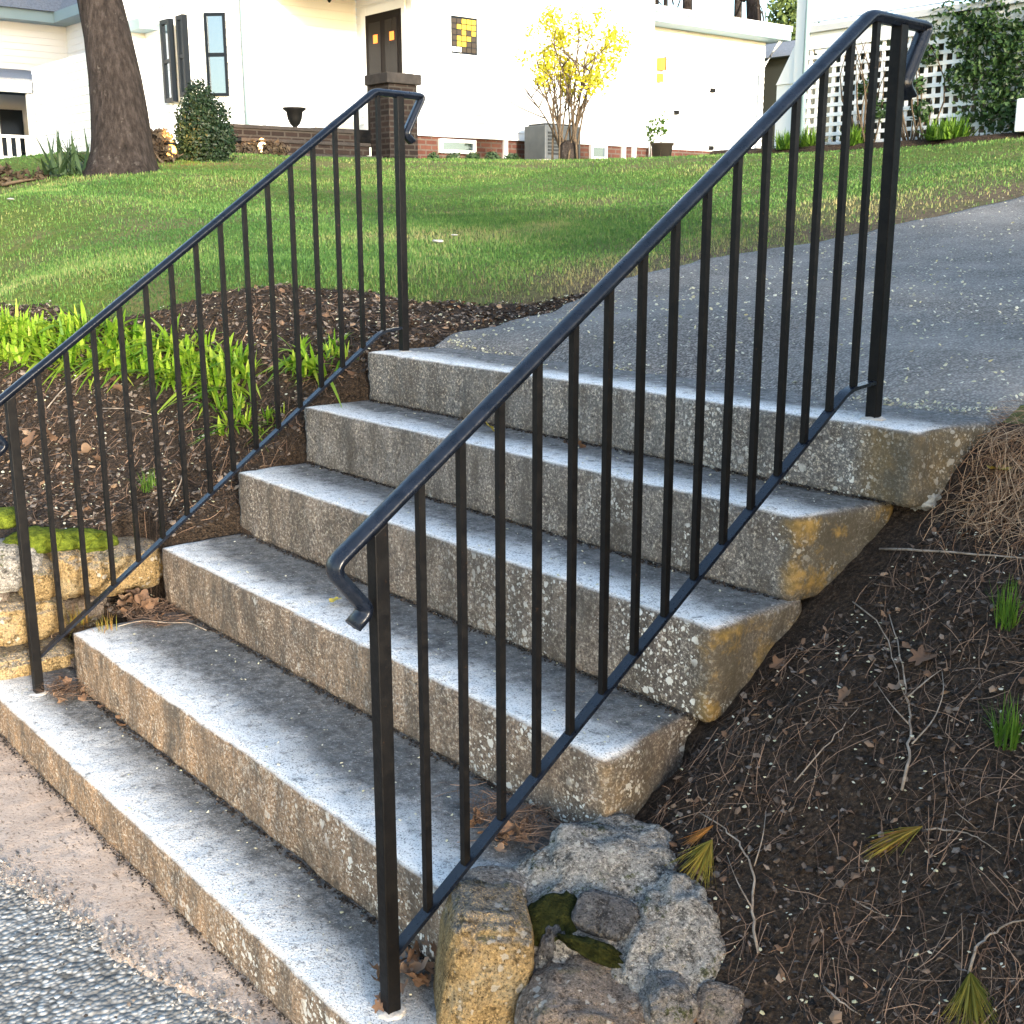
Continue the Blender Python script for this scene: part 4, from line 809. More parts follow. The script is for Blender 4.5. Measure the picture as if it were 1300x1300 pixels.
# ------------------------------------------------------------------ big tree on the lawn
TD = 11.5; tb = atd(152, 224, TD); tb[2] = g1(tb[0], tb[1])-.03
tree = empty('maple_tree', tb, 'thick grey brown tree trunk leaning on the lawn beside the dark evergreen', 'tree')
ctl = [(152, 232, 50), (153, 222, 47), (154, 210, 42), (155, 195, 39), (155, 175, 37), (152, 140, 34.5), (147, 100, 32.5), (138, 50, 30), (127, 0, 28.5), (112, -70, 27), (92, -160, 25.5), (70, -260, 24), (45, -380, 21)]
ring = 28; V = []
for k, (px, py, hw) in enumerate(ctl):
    c = atd(px, py, TD); rr = hw/FPX*TD
    for j in range(ring):
        a = 2*math.pi*j/ring; q_ = c+rr*(math.cos(a)*np.array([1, 0, 0])+math.sin(a)*np.array([0, 1, 0])); fl = max(0, 1-k/4); q_ = c+(q_-c)*(1+.07*float(fbm(q_*np.array([3, 3, .8]), 1.5, 3, 3))+fl*.18*max(0, math.sin(a*5+1))); V.append(q_)
F = [(k*ring+j, k*ring+(j+1) % ring, (k+1)*ring+(j+1) % ring, (k+1)*ring+j) for k in range(len(ctl)-1) for j in range(ring)]
npmesh('trunk', np.array(V), [np.array(F)], 'bark', tree)
topc = atd(45, -380, TD)
def limb(parent, p0, p1, r0, r1, mat='bark', bend=.15, name='limb', n=7):
    p0, p1 = np.array(p0), np.array(p1); L = np.linalg.norm(p1-p0); w = np.array([random.gauss(0, 1), random.gauss(0, 1), random.gauss(0, .4)])*bend*L*.4
    return MB().tube([p0+(p1-p0)*t+w*math.sin(t*math.pi) for t in np.linspace(0, 1, 6)], np.linspace(r0, r1, 6), n).build(name, mat, parent, True)
for dx, dy_, dz, r0 in ((-1.6, .4, 3.2, .12), (1.2, -.6, 3.0, .11), (.3, 1.5, 2.6, .10), (-.6, -1.4, 2.2, .08)): 
    e_ = topc+np.array([dx, dy_, dz]); limb(tree, topc-np.array([0, 0, .15]), e_, r0, .03)
    for k in range(3): limb(tree, topc+np.array([dx, dy_, dz])*(.5+.15*k), e_+np.array([random.gauss(0, .9), random.gauss(0, .9), random.uniform(.2, 1.2)]), .035, .008, n=5)
foliage('crown', [(topc+np.array([random.gauss(0, 1.3), random.gauss(0, 1.3), random.uniform(2.2, 4.5)]), .7) for k in range(12)], 2500, .05, 'wood_foliage', tree)

# ------------------------------------------------------------------ house
def uvn(m, o, u, n, u0, u1, z0, z1, n0, n1):
    """box in a wall frame: u along the wall, n outward"""
    o = np.array(o, float); u = np.array(u, float); n = np.array(n, float); z = np.array([0, 0, 1.])
    P = lambda a, b, c: np.array([o[0], o[1], 0])+u*a+n*c+z*b
    return m.hull8([P(u0, z0, n0), P(u1, z0, n0), P(u1, z0, n1), P(u0, z0, n1), P(u0, z1, n0), P(u1, z1, n0), P(u1, z1, n1), P(u0, z1, n1)])
def clap(parent, o, u, n, u0, u1, z0, z1, mat='white_paint', pitch=.115, name='clapboard_wall'):
    m = MB(); o = np.array([o[0], o[1], 0.]); u = np.array(u, float); n = np.array(n, float); z = z0; k0 = 0
    while z < z1-.001:
        zt = min(z1, z+pitch); k = len(m.v)
        for a in (u0, u1):
            for nn, zz in ((-.14, z), (.020, z), (.003, zt), (-.14, zt)): m.v.append(tuple(o+u*a+n*nn+np.array([0, 0, zz])))
        m.f += [(k+1, k+5, k+6, k+2), (k, k+4, k+5, k+1), (k, k+1, k+2, k+3), (k+4, k+7, k+6, k+5)]; z = zt
    return m.build(name, mat, parent)
def window(parent, o, u, n, u0, u1, z0, z1, frame='dark_frame', fw_=.04, rail=True, pane='glass', mull=0):
    m = MB(); f = fw_
    uvn(m, o, u, n, u0, u0+f, z0, z1, -.02, .06); uvn(m, o, u, n, u1-f, u1, z0, z1, -.02, .06); uvn(m, o, u, n, u0+f, u1-f, z0, z0+f, -.02, .058); uvn(m, o, u, n, u0+f, u1-f, z1-f, z1, -.02, .058)
    zm = (z0+z1)/2
    if rail: uvn(m, o, u, n, u0+f, u1-f, zm-.025, zm+.025, -.02, .055)
    for k in range(mull): q_ = u0+f+(u1-u0-2*f)*(k+1)/(mull+1); uvn(m, o, u, n, q_-.012, q_+.012, z0+f, z1-f, -.02, .05)
    w = m.build('window', frame, parent)
    def pn(a, b):
        q_ = MB(); uvn(q_, o, u, n, u0+f, u1-f, a, b, .022, .03); c = q_.build('pane', pane, None); c.data.transform(Matrix.Translation(-parent.matrix_world.translation)); c.parent = w
    if rail: pn(z0+f, zm-.025); pn(zm+.025, z1-f)
    else: pn(z0+f, z1-f)
    return w
def part(parent, name, mat, boxes, bevel=0, smooth=False):
    m = MB()
    for b in boxes: uvn(m, *b)
    return m.build(name, mat, parent, smooth, bevel)
K12 = 1.2
xA = CAM[0]+(-11.382-CAM[0])*K12; yD = atx(525, 150, xA)[1]; xB = aty(455, 100, yD)[0]
UX, UY, NX, NYm = (1, 0, 0), (0, 1, 0), (1, 0, 0), (0, -1, 0)
yB0 = atx(345, 100, xB)[1]; yE = atx(826, 120, xA)[1]
zbr = atx(700, 181, xA)[2]; zg = 2.2
H = empty('white_house', (xA-2, yD+2, 2.3), 'white clapboard house with brick foundation and recessed corner entrance', 'house')
OA = (xA, yD); 
clap(H, OA, UY, NX, 0, yE-yD, zbr, 6.2)                                   # facade towards the lawn
part(H, 'foundation', 'red_brick', [(OA, UY, NX, 0.0, yE-yD+4, zg, zbr-.002, -.3, -.03)])
part(H, 'corner_board', 'white_trim', [(OA, UY, NX, -.022, .12, zbr, 6.2, -.12, .035)])
OD = (xB, yD); clap(H, OD, UX, NYm, 0, xA-xB-.03, zbr, 6.2)                 # door wall of the recess
OB = (xB, yB0); clap(H, OB, UY, NX, 0, yD-yB0-.02, zbr, 6.2, pitch=.125)    # inner wall of the recess
part(H, 'corner_board', 'white_trim', [(OB, UY, NX, -.14, .02, zbr, 6.2, -.12, .03)])
# angled bay and side wall
s2 = .70710678; ub = np.array([-s2, -s2, 0]); nb = np.array([s2, -s2, 0]); OBy = (xB, yB0-.02)
clap(H, OBy, ub, nb, .02, 1.55, zbr-.1, 6.2); part(H, 'foundation', 'dark_brick', [(OBy, ub, nb, .0, 1.55, zg-.1, zbr-.102, -.3, -.03), (OB, UY, NX, 0, yD-yB0, zg, zbr, -.3, -.03)])
def on_plane(px, py, o, n): d = ray(px, py); o = np.array([o[0], o[1], 0]); n = np.array(n, float); t = ((o-CAM)@n)/(d@n); return CAM+d*t
def uz(px, py, o, u, n): p = on_plane(px, py, o, n); return float((p-np.array([o[0], o[1], 0]))@np.array(u)), float(p[2])
def wpx(parent, o, u, n, a, b, **kw):
    (ua, za), (ub_, zb) = uz(*a, o, u, n), uz(*b, o, u, n); return window(parent, o, u, n, min(ua, ub_), max(ua, ub_), min(za, zb), max(za, zb), **kw)
wpx(H, OBy, ub, nb, (260, 17), (292, 122))
e2 = np.array([xB, yB0-.02, 0])+ub*1.55; OS = (e2[0], e2[1]); um = np.array([-1., 0, 0])
us = uz(188, 100, OS, um, NYm)[0]
clap(H, OS, um, NYm, 0, us, zbr-.1, 6.2); part(H, 'foundation', 'dark_brick', [(OS, um, NYm, 0, us, zg-.1, zbr-.102, -.3, -.03)])
wpx(H, OS, um, NYm, (207, 27), (225, 129), fw_=.06); wpx(H, OS, um, NYm, (227, 21), (242, 122), fw_=.06)
# back wall left of the side wall with a sash window and small hood
e3 = e2+um*us; OW = (e3[0]-.0, e3[1]); uw = np.array([0, -1., 0]); clap(H, OW, uw, NX, 0, max(.3, uz(140, 60, OW, uw, NX)[0]), zbr-.1, 6.2)
wpx(H, OW, uw, NX, (180, 50), (199, 84), frame='white_trim', mull=1)
a0, z0_ = uz(160, 38, OW, uw, NX); a1, z1_ = uz(199, 27, OW, uw, NX)
part(H, 'window_hood', 'eave_trim', [(OW, uw, NX, min(a0, a1)-.3, max(a0, a1), z0_-.03, z0_+.12, .0, .5)])
# recess: entrance door in the wall that turns to the street side
(d0, zt), (d1, zb) = uz(467, 21, OD, UX, NYm), uz(514, 98, OD, UX, NYm); zb -= .9
dr = part(H, 'entrance_door', 'dark_wood', [(OD, UX, NYm, d0, d1, zb, zt, .0, .05)])
for k in range(2):
    w_ = (d1-d0); a = d0+w_*(.10+.46*k); q_ = MB(); uvn(q_, OD, UX, NYm, a, a+w_*.33, zb+.95, zt-.12, .05, .056); c = q_.build('glass_panel', 'glass_dark', None); c.data.transform(Matrix.Translation(-H.matrix_world.translation)); c.parent = dr
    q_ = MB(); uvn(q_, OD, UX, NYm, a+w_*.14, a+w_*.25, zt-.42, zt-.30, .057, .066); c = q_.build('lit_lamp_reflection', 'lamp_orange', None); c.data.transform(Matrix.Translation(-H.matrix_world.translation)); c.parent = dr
part(H, 'door_casing', 'white_trim', [(OD, UX, NYm, d0-.12, d0-.002, zb, zt+.12, .0, .045), (OD, UX, NYm, d1+.002, d1+.09, zb, zt+.12, .0, .045), (OD, UX, NYm, d0, d1, zt+.002, zt+.12, .0, .043)])
# porch ceiling over the recess
zc = atx(400, -6, xB)[2]+.0
part(H, 'porch_ceiling', 'porch_wall', [((xB, yB0), UY, NX, -.1, yD-yB0, zc+.0, zc+.35, .0, xA-xB+1.4)])
part(H, 'porch_floor', 'bluestone', [((xB, yB0), UY, NX, -.0, yD-yB0-.002, zbr-.12, zbr+.06, .02, xA-xB-.25)])
# roof of the main block (pitched, above the picture)
m = MB(); xa, xb_, ya, yb = xA+.5, xA-7.0, yD-4.5, yE+.3
m.hull8([(xa, ya, 6.2), (xa, yb, 6.2), (xb_, yb, 6.2), (xb_, ya, 6.2), ((xa+xb_)/2+.05, ya, 9), ((xa+xb_)/2+.05, yb, 9), ((xa+xb_)/2-.05, yb, 9), ((xa+xb_)/2-.05, ya, 9)]); m.build('roof', 'shingle', H)
# leaded window in the facade
(w0, wt), (w1, wb) = uz(570, 20, OA, UY, NX), uz(604, 71, OA, UY, NX)
lw = part(H, 'leaded_window', 'dark_frame', [(OA, UY, NX, w0, w1, wb, wt, .0, .03)]); rows, cols = 6, 5
pat = ['BBYYY', 'BYYYY', 'BBYBY', 'BYYYB', 'BYYBB', 'WWBBB']
for i in range(rows):
    for j in range(cols):
        a = w0+.02+(w1-w0-.04)*j/cols; b = wb+.02+(wt-wb-.04)*(rows-1-i)/rows; q_ = MB(); uvn(q_, OA, UY, NX, a+.006, a+(w1-w0-.04)/cols-.006, b+.006, b+(wt-wb-.04)/rows-.006, .03, .038)
        c = q_.build('pane', {'Y': 'glass_yellow', 'B': 'glass_brown', 'W': 'white_trim'}[pat[i][j]], None); c.data.transform(Matrix.Translation(-H.matrix_world.translation)); c.parent = lw
part(H, 'window_casing', 'white_trim', [(OA, UY, NX, w0-.09, w0-.002, wb-.09, wt+.09, .0, .05), (OA, UY, NX, w1+.002, w1+.09, wb-.09, wt+.09, .0, .05), (OA, UY, NX, w0, w1, wt+.002, wt+.09, 0, .048), (OA, UY, NX, w0, w1, wb-.09, wb-.002, 0, .048)])
# basement window and foundation trim
OF = (xA-.03, yD)
wpx(H, OF, UY, NX, (556, 176), (602, 196), frame='white_trim', rail=False, fw_=.05); wpx(H, OF, UY, NX, (748, 184), (768, 203), frame='white_trim', rail=False, fw_=.04)
for px in (640, 790, 803): a, _ = uz(px, 190, OF, UY, NX); part(H, 'foundation_post', 'white_trim', [(OF, UY, NX, a-.03, a+.03, zg, zbr+.05, .0, .06)])
# downspout on the corner board
a, z_ = uz(312, 100, OBy, ub, nb); MB().tube([np.array([xB, yB0, 0])+ub*a+nb*.07+np.array([0, 0, z]) for z in (2.5, 4, 6)], .035, 8).build('downspout', 'eave_trim', H, True)
a, z_ = uz(823, 150, OA, UY, NX); MB().tube([(xA+.06, yD+a, z) for z in (2.3, 4, 6)], .025, 8).build('downspout', 'white_trim', H, True)
# hanging lanterns
for px, lab in ((418, 'dark hanging lantern over the recessed entrance'), (386, 'small dark ceiling lamp nearer the porch corner board')):
    p = atx(px, 0, xB+.7); r_ = .06 if px == 418 else .03; m = MB().lathe((p[0], p[1], zc-.02-r_*3.2), [(.01, 0), (r_*.5, r_*.5), (r_, r_*1.4), (r_*.9, r_*2.2), (r_*.3, r_*2.7), (r_*.2, r_*3.3)], 10); tag(m.build('porch_lantern', 'iron', None, True), lab, 'lantern')
# brick pier with stone cap, low walls, steps
pD = 17.0; pa, pb = atd(473, 195, pD), atd(529, 195, pD)
pc = (pa+pb)/2; w2 = 56/FPX*pD/2/1.32; zt = atd(497, 111, pD)[2]; zc2 = atd(497, 98, pD)[2]
pier = empty('brick_pier', (pc[0], pc[1], 2.3), 'dark brick pier with stone cap in front of the entrance door', 'pier')
MB().box((pc[0]-w2, pc[1]-w2, 2.2), (pc[0]+w2, pc[1]+w2, zt)).build('brickwork', 'dark_brick', pier); MB().box((pc[0]-w2-.05, pc[1]-w2-.05, zt+.002), (pc[0]+w2+.05, pc[1]+w2+.05, zc2)).build('cap_stone', 'bluestone', pier, bevel=.015)
st = empty('brick_stoop', (pc[0]-.8, pc[1]-1.6, 2.3), 'low dark brick entrance stoop with stone treads beside the pier', 'stoop')
zst = atd(420, 168, pD+.5)[2]
for k in range(3):
    y0_ = pc[1]-w2-2.0; h = zst-.19*k
    MB().box((pc[0]-1.6+.0, y0_, h-.165), (pc[0]-.55+.30*k, pc[1]-w2-.02, h-.05)).build('brick_course', 'dark_brick', st); MB().box((pc[0]-1.6, y0_-.02, h-.048), (pc[0]-.52+.30*k, pc[1]-w2-.01, h)).build('tread', 'bluestone', st, bevel=.01)
MB().box((pc[0]-1.62, y0_+.05, 2.15), (pc[0]-.55, pc[1]-w2-.03, zst-.55)).build('base', 'dark_brick', st)
ua = atd(375, 170, pD+.2); sc_ = 24/FPX*pD/.34
pd = empty('low_brick_wall', (ua[0], ua[1], 2.3), 'low dark brick plinth carrying the black urn', 'wall')
MB().box((ua[0]-.25, ua[1]-.25, 2.1), (ua[0]+.25, ua[1]+.25, ua[2]-.05)).build('brickwork', 'dark_brick', pd); MB().box((ua[0]-.29, ua[1]-.29, ua[2]-.048), (ua[0]+.29, ua[1]+.29, ua[2])).build('cap_stone', 'bluestone', pd, bevel=.012)
m = MB().lathe((ua[0], ua[1], ua[2]+.002), [(r*sc_, z*sc_) for r, z in ((.13, 0), (.13, .03), (.06, .06), (.04, .12), (.09, .17), (.13, .26), (.15, .38), (.21, .42), (.21, .45), (.16, .45), (.13, .40))], 18); tag(m.build('urn', 'iron', None, True), 'black cast iron urn standing on the low brick plinth', 'urn')
# garage wing
xW = xA-.35; OG = (xW, yE); Gw = empty('garage_wing', (xW-2, yE+2, 2.3), 'low white wing with pale blue eave behind the sloping handrail', 'house wing')
ga, gz = uz(826, 33, OG, UY, NX); gb, gzb = uz(978, 52, OG, UY, NX)
clap(Gw, OG, UY, NX, .02, gb-.15, 2.25, gz, pitch=.115)
m = MB(); uvn(m, OG, UY, NX, .0, gb+.1, gz+.0, gz+.16, -.1, .42); m.build('gutter', 'eave_trim', Gw, bevel=.02)
m = MB(); P = lambda a, b, c: np.array([xW, yE, 0])+np.array(UY)*a+np.array(NX)*c+np.array([0, 0, b]); m.hull8([P(0, gz+.16, -4), P(gb+.1, gz+.16, -4), P(gb+.1, gz+.162, .44), P(0, gz+.162, .44), P(0, gz+1.2, -4), P(gb+.1, gz+1.2, -4), P(gb+.1, gz+.26, .44), P(0, gz+.26, .44)]); m.build('roof', 'white_trim', Gw)
a, z_ = uz(970, 70, OG, UY, NX); MB().tube([(xW+.3, yE+a+.1, gz), (xW+.08, yE+a-.15, gz-.5), (xW+.06, yE+a-.15, 2.3)], .04, 7).build('downspout', 'white_trim', Gw, True)
for px, py in ((857, 143), (903, 115), (901, 188)):
    a, z_ = uz(px, py, OG, UY, NX); m = MB(); uvn(m, OG, UY, NX, a-.05, a+.05, z_-.035, z_+.035, .0, .06); m.build('wall_vent', 'iron', Gw)
a, z_ = uz(836, 82, OG, UY, NX); sc2 = empty('wall_lamp', (xW+.05, yE+a, z_), 'orange lit wall lamp on the low white wing', 'lamp')
part(sc2, 'shade', 'lamp_orange', [(OG, UY, NX, a-.07, a+.05, z_-.10, z_+.10, .03, .12)]); part(sc2, 'bracket', 'iron', [(OG, UY, NX, a+.052, a+.08, z_-.10, z_+.12, .0, .12)]); part(sc2, 'base_glow', 'glass_yellow', [(OG, UY, NX, a-.06, a+.04, z_-.30, z_-.16, .02, .09)])
# air conditioner
AX_ = xA+.75; (c0, ct), (c1, cb) = uz(692, 158, (AX_, yD), UY, NX), uz(737, 206, (AX_, yD), UY, NX); ac = empty('air_conditioner', (AX_, yD+c0, cb), 'grey outdoor air conditioner unit by the house wall', 'air conditioner')
OC = (AX_, yD); cb = min(cb, g1(AX_, yD+c0))
part(ac, 'casing', 'grey_metal', [(OC, UY, NX, c0, c1, cb+.05, ct, -.50, 0)], .02); part(ac, 'base_pad', 'cement_white', [(OC, UY, NX, c0-.05, c1+.05, cb-.1, cb+.048, -.54, .05)])
for k in range(7): part(ac, 'louvre', 'dark_grille', [(OC, UY, NX, c0+.06, c0+.06+(c1-c0)*.3, cb+.12+k*(ct-cb-.2)/7, cb+.12+(k+.6)*(ct-cb-.2)/7, .001, .012)])
part(ac, 'fan_guard', 'dark_grille', [(OC, UY, NX, c0+.05, c1-.05, ct+.001, ct+.03, -.45, -.05)], .01)
# path lights
for px, py, D, mat_, lab in ((217, 192, 12.6, 'lamp_glow', 'glowing amber path light at the foot of the dark evergreen'), (333, 187, 15.5, 'lamp_white', 'glowing white path light in front of the house bay')):
    p = atd(px, py, D); gz_ = g1(p[0], p[1]); gz_ = min(gz_, p[2]-.1); e = empty('path_light', (p[0], p[1], gz_), lab, 'path light', 'lit path lights')
    MB().tube([(p[0], p[1], gz_-.02), (p[0], p[1], p[2]-.05)], .012, 6).build('stake', 'iron', e); MB().lathe((p[0], p[1], p[2]-.06), [(.03, 0), (.055, .03), (.06, .07), (.045, .11), (.02, .125)], 12).build('globe', mat_, e, True); ld = bpy.data.lights.new('path_lamp', 'POINT'); ld.energy = 8; ld.color = (1, .5, .15); ld.shadow_soft_size = .06; lo_ = bpy.data.objects.new('bulb', ld); lo_.location = (0, 0, p[2]-gz_+.16); link(lo_, e); MB().lathe((p[0], p[1], p[2]+.067), [(.075, 0), (.06, .02), (.015, .045)], 12).build('cap', 'iron', e, True)
# ------------------------------------------------------------------ neighbouring house far left
ND = 27.; cn = atd(86, 60, ND); ON1 = (cn[0], cn[1]); N_ = empty('neighbour_house', (cn[0]-2, cn[1]-2, 2.3), 'white neighbouring house with grey roof behind the thick tree trunk', 'house')
um1 = np.array([0, -1., 0]); zn = uz(60, 32, ON1, um1, NX)[1]
clap(N_, ON1, um1, NX, 0.0, 9, 2.0, zn, pitch=.14); clap(N_, ON1, UX, NYm, .02, 5, 2.0, zn, pitch=.14)
part(N_, 'eave', 'eave_trim', [(ON1, um1, NX, -.1, 9.4, zn, zn+.22, -.2, .42), (ON1, UX, NYm, .425, 5, zn+.003, zn+.217, -.2, .415)])
m = MB(); P = lambda x, y, z: (x, y, z); m.hull8([(cn[0]+.5, cn[1]-9.4, zn+.222), (cn[0]+.5, cn[1]+.3, zn+.222), (cn[0]-6, cn[1]+.3, zn+.222), (cn[0]-6, cn[1]-9.4, zn+.222), (cn[0]-2.5, cn[1]-9.4, zn+3), (cn[0]-2.5, cn[1]+.3, zn+3), (cn[0]-2.6, cn[1]+.3, zn+3), (cn[0]-2.6, cn[1]-9.4, zn+3)]); m.build('roof', 'shingle', N_)
m = MB(); m.hull8([(cn[0]+5, cn[1]-.35, zn+.224), (cn[0]+5, cn[1]+4, zn+.224), (cn[0]-.5, cn[1]+4, zn+.224), (cn[0]-.5, cn[1]-.35, zn+.224), (cn[0]+5, cn[1]+1.8, zn+2.6), (cn[0]+5, cn[1]+1.9, zn+2.6), (cn[0]-.5, cn[1]+1.9, zn+2.6), (cn[0]-.5, cn[1]+1.8, zn+2.6)]); m.build('roof', 'shingle', N_)
# projecting block
pb0 = atd(46, 150, 23.); OP = (pb0[0], pb0[1]); zp = uz(48, 106, OP, UX, NYm)[1]
clap(N_, OP, UX, NYm, 0, 3.2, 1.6, zp+.3, pitch=.14); clap(N_, OP, np.array([0, 1., 0]), np.array([-1., 0, 0]), .02, 3.4, 1.6, zp+.3, pitch=.14)
# front porch: roof, fascia, back wall, column, railing
OPo = (pb0[0]-.03, pb0[1]+.1); uo = np.array([0, -1., 0])
xP = pb0[0]-.2; zf = atx(20, 110, xP)[2]
m = MB(); m.hull8([(xP+.1, pb0[1]-6, zf+.1), (xP+.1, pb0[1]+1.2, zf+.1), (cn[0], pb0[1]+1.2, zf+.1), (cn[0], pb0[1]-6, zf+.1), (xP+.1, pb0[1]-6, zf+.14), (xP+.1, pb0[1]+1.2, zf+.14), (cn[0]+.1, pb0[1]+1.2, zf+.75), (cn[0]+.1, pb0[1]-6, zf+.75)]); m.build('porch_roof', 'shingle', N_)
MB().box((xP+.02, pb0[1]-6, zf-.11), (xP+.16, pb0[1]-.02, zf+.098)).build('fascia', 'white_trim', N_)
MB().box((xP-2.2, pb0[1]-6, 1.6), (xP-2.1, pb0[1]+1.2, zf+.05)).build('porch_back_wall', 'porch_wall', N_)
p = atx(42, 150, xP); MB().box((xP-.06, p[1]-.09, 1.7), (xP+.06, p[1]+.09, zf-.112)).build('porch_column', 'white_trim', N_, bevel=.01)
p = atx(38, 150, xP-1.0); MB().box((xP-2.09, p[1]-.25, 1.9), (xP-2.02, p[1]+.2, zf-.25)).build('porch_door', 'dark_frame', N_)
zr0, zr1 = atx(30, 203, xP)[2], atx(30, 172, xP)[2]
MB().box((xP-.03, pb0[1]-6, zr1-.05), (xP+.05, pb0[1]-.02, zr1)).build('porch_rail', 'white_trim', N_); MB().box((xP-.02, pb0[1]-6, zr0), (xP+.04, pb0[1]-.02, zr0+.06)).build('porch_rail', 'white_trim', N_)
k = 0
yy = pb0[1]-.15
while yy > pb0[1]-3: MB().box((xP-.015, yy-.035, zr0+.061), (xP+.025, yy+.035, zr1-.051)).build('porch_baluster', 'white_trim', N_); yy -= .17
MB().box((xP-2.2, pb0[1]-6, 1.4), (xP+.1, pb0[1]-.03, zr0-.1)).build('porch_base', 'white_trim', N_)
# ------------------------------------------------------------------ raised deck with lattice skirt
yL = 10.97; OL = (aty(1010, 150, yL)[0], yL); dk = empty('raised_deck', (OL[0], yL+1, 2.3), 'white raised deck with square lattice skirt, ivy on its far part', 'deck')
zl0 = 2.15; zl1 = uz(1100, 53, OL, UX, NYm)[1]; L_ = uz(1330, 100, OL, UX, NYm)[0]+1.2; pitch = 12.2/FPX*13.3
part(dk, 'corner_post', 'white_trim', [(OL, UX, NYm, -.02, .12, zl0-.1, 6.0, -.14, .05)])
k = 0; sw_ = pitch*.37
vm = MB(); uvn(vm, (0, 0), UX, NYm, 0, sw_, zl0, zl1, -.006, .006); hm = MB(); uvn(hm, (0, 0), UX, NYm, .13, L_, 0, sw_, .0065, .018)
pv = vm.build('lattice_slat', 'white_paint', None); ph = hm.build('lattice_slat', 'white_paint', None); mv, mh = pv.data, ph.data; bpy.data.objects.remove(pv); bpy.data.objects.remove(ph)
def slat(me, x, y, z): o = bpy.data.objects.new('lattice_slat', me); link(o, dk); o.location = np.array([x, y, z])-np.array(dk.location)
x = .16
while x < L_: slat(mv, OL[0]+x, yL, 0); x += pitch
z = zl0+.08
while z < zl1-.02: slat(mh, OL[0], yL, z); z += pitch
zb1 = uz(1100, 33, OL, UX, NYm)[1]
part(dk, 'rim_board', 'white_trim', [(OL, UX, NYm, .132, L_, zl1-.01, zb1, -.04, .03)]); part(dk, 'deck_edge', 'porch_wall', [(OL, UX, NYm, .132, L_, zb1+.002, zb1+.07, -2.5, .08)])
part(dk, 'skirt_backing', 'shed_dark', [(OL, UX, NYm, .1, L_, zl0, zl1-.02, -.62, -.6)])
zr = zb1+.12; part(dk, 'deck_rail', 'white_trim', [(OL, UX, NYm, .132, L_, zr, zr+.07, -.03, .03)]); part(dk, 'deck_rail', 'white_trim', [(OL, UX, NYm, .132, L_, zr+.85, zr+.93, -.03, .03)])
bm_ = MB(); uvn(bm_, (0, 0), UX, NYm, 0, .05, zr+.071, zr+.849, -.02, .02); bo = bm_.build('deck_baluster', 'white_trim', None); mb_ = bo.data; bpy.data.objects.remove(bo); x = .25
while x < L_: o = bpy.data.objects.new('deck_baluster', mb_); link(o, dk); o.location = np.array([OL[0]+x, yL, 0])-np.array(dk.location); x += .11
a, z_ = uz(985, 108, OL, UX, NYm); m = MB(); uvn(m, OL, UX, NYm, a, -.045, zl0, z_, -.1, -.02); m.hull8([(OL[0]+a, yL-.0, z_), (OL[0]-.045, yL, z_), (OL[0]-.045, yL+.1, z_), (OL[0]+a, yL+.1, z_), (OL[0]-.06, yL, z_+.42), (OL[0]-.045, yL, z_+.42), (OL[0]-.045, yL+.1, z_+.42), (OL[0]-.06, yL+.1, z_+.42)]); m.build('stair_stringer', 'white_trim', dk)
MB().tube([(OL[0]+.17, yL-.09, z) for z in (2.2, 4, 6)], .03, 7).build('downspout', 'eave_trim', dk, True)
# mulch strip and plants along the deck
m = MB(); P0 = [(OL[0]-1.0+k*.25, yL-.30+.08*math.sin(k*1.7)) for k in range(34)]
V = []; F = []
for k, (x, y) in enumerate(P0):
    zz = g1(x, y); V += [(x, y-.12, zz-.03), (x, y, zz+.07), (x, yL+.3, zz+.12)]
for k in range(len(P0)-1): F += [(3*k, 3*k+3, 3*k+4, 3*k+1), (3*k+1, 3*k+4, 3*k+5, 3*k+2)]
tag(npmesh('mulch_strip', np.array(V), [np.array(F)], 'soil'), kind='structure')
def bush(name, lab, cat, lumps, n, size, mat, group=None, stems=0, base=None, part_name='foliage'):
    c = np.array(lumps[0][0]) if base is None else np.array(base); e = empty(name, c, lab, cat, group); foliage(part_name, lumps, n, size, mat, e)
    for k in range(stems): l = random.choice(lumps); limb(e, c+np.array([random.gauss(0, .05), random.gauss(0, .05), -.05]), np.array(l[0])+np.array([random.gauss(0, .1), random.gauss(0, .1), 0]), .02, .005, 'stem_bark', n=5, name='stem')
    return e
for px, py, w, lab in ((1000, 180, 34, 'lime green plant clump at the deck corner post'), (1085, 172, 22, 'yellow green plant clump in front of the lattice behind the upper railing'), (1205, 160, 56, 'pale green broad plant clump under the ivy covered lattice'), (1030, 178, 26, 'low green plant clump between the lattice and the corner post clump')):
    p = aty(px, py, yL-.2); r_ = w/FPX*13/2; gz_ = g1(p[0], p[1])
    o = grass_tuft(0, 0, .26, int(90+w*3), .6, lab, 'green_tuft', r_*.9, .03, p=np.array([p[0], p[1], gz_+.05])); o.name = 'perennial_clump'; o['category'] = 'plant'; o['group'] = 'perennials along the deck'
ivy = []
for px, py, r_ in ((1290, 20, .45), (1260, 60, .35), (1225, 45, .22), (1290, 110, .42), (1250, 125, .3), (1215, 100, .16), (1235, 85, .15), (1275, 150, .3), (1200, 25, .2), (1245, 10, .25), (1300, 70, .4), (1320, 130, .4), (1180, 70, .12), (1100, 110, .10), (1115, 140, .12), (1170, 140, .12), (1165, 110, .1)):
    p = aty(px, py, yL-.06); ivy.append((p, (r_, .07, r_*.9)))
bush('ivy', 'dark green ivy climbing over the lattice skirt', 'ivy', ivy, 5200, .030, 'ivy_leaf', stems=0, base=(ivy[3][0][0], yL-.1, 2.25), part_name='foliage')
dv = bpy.data.objects['ivy']
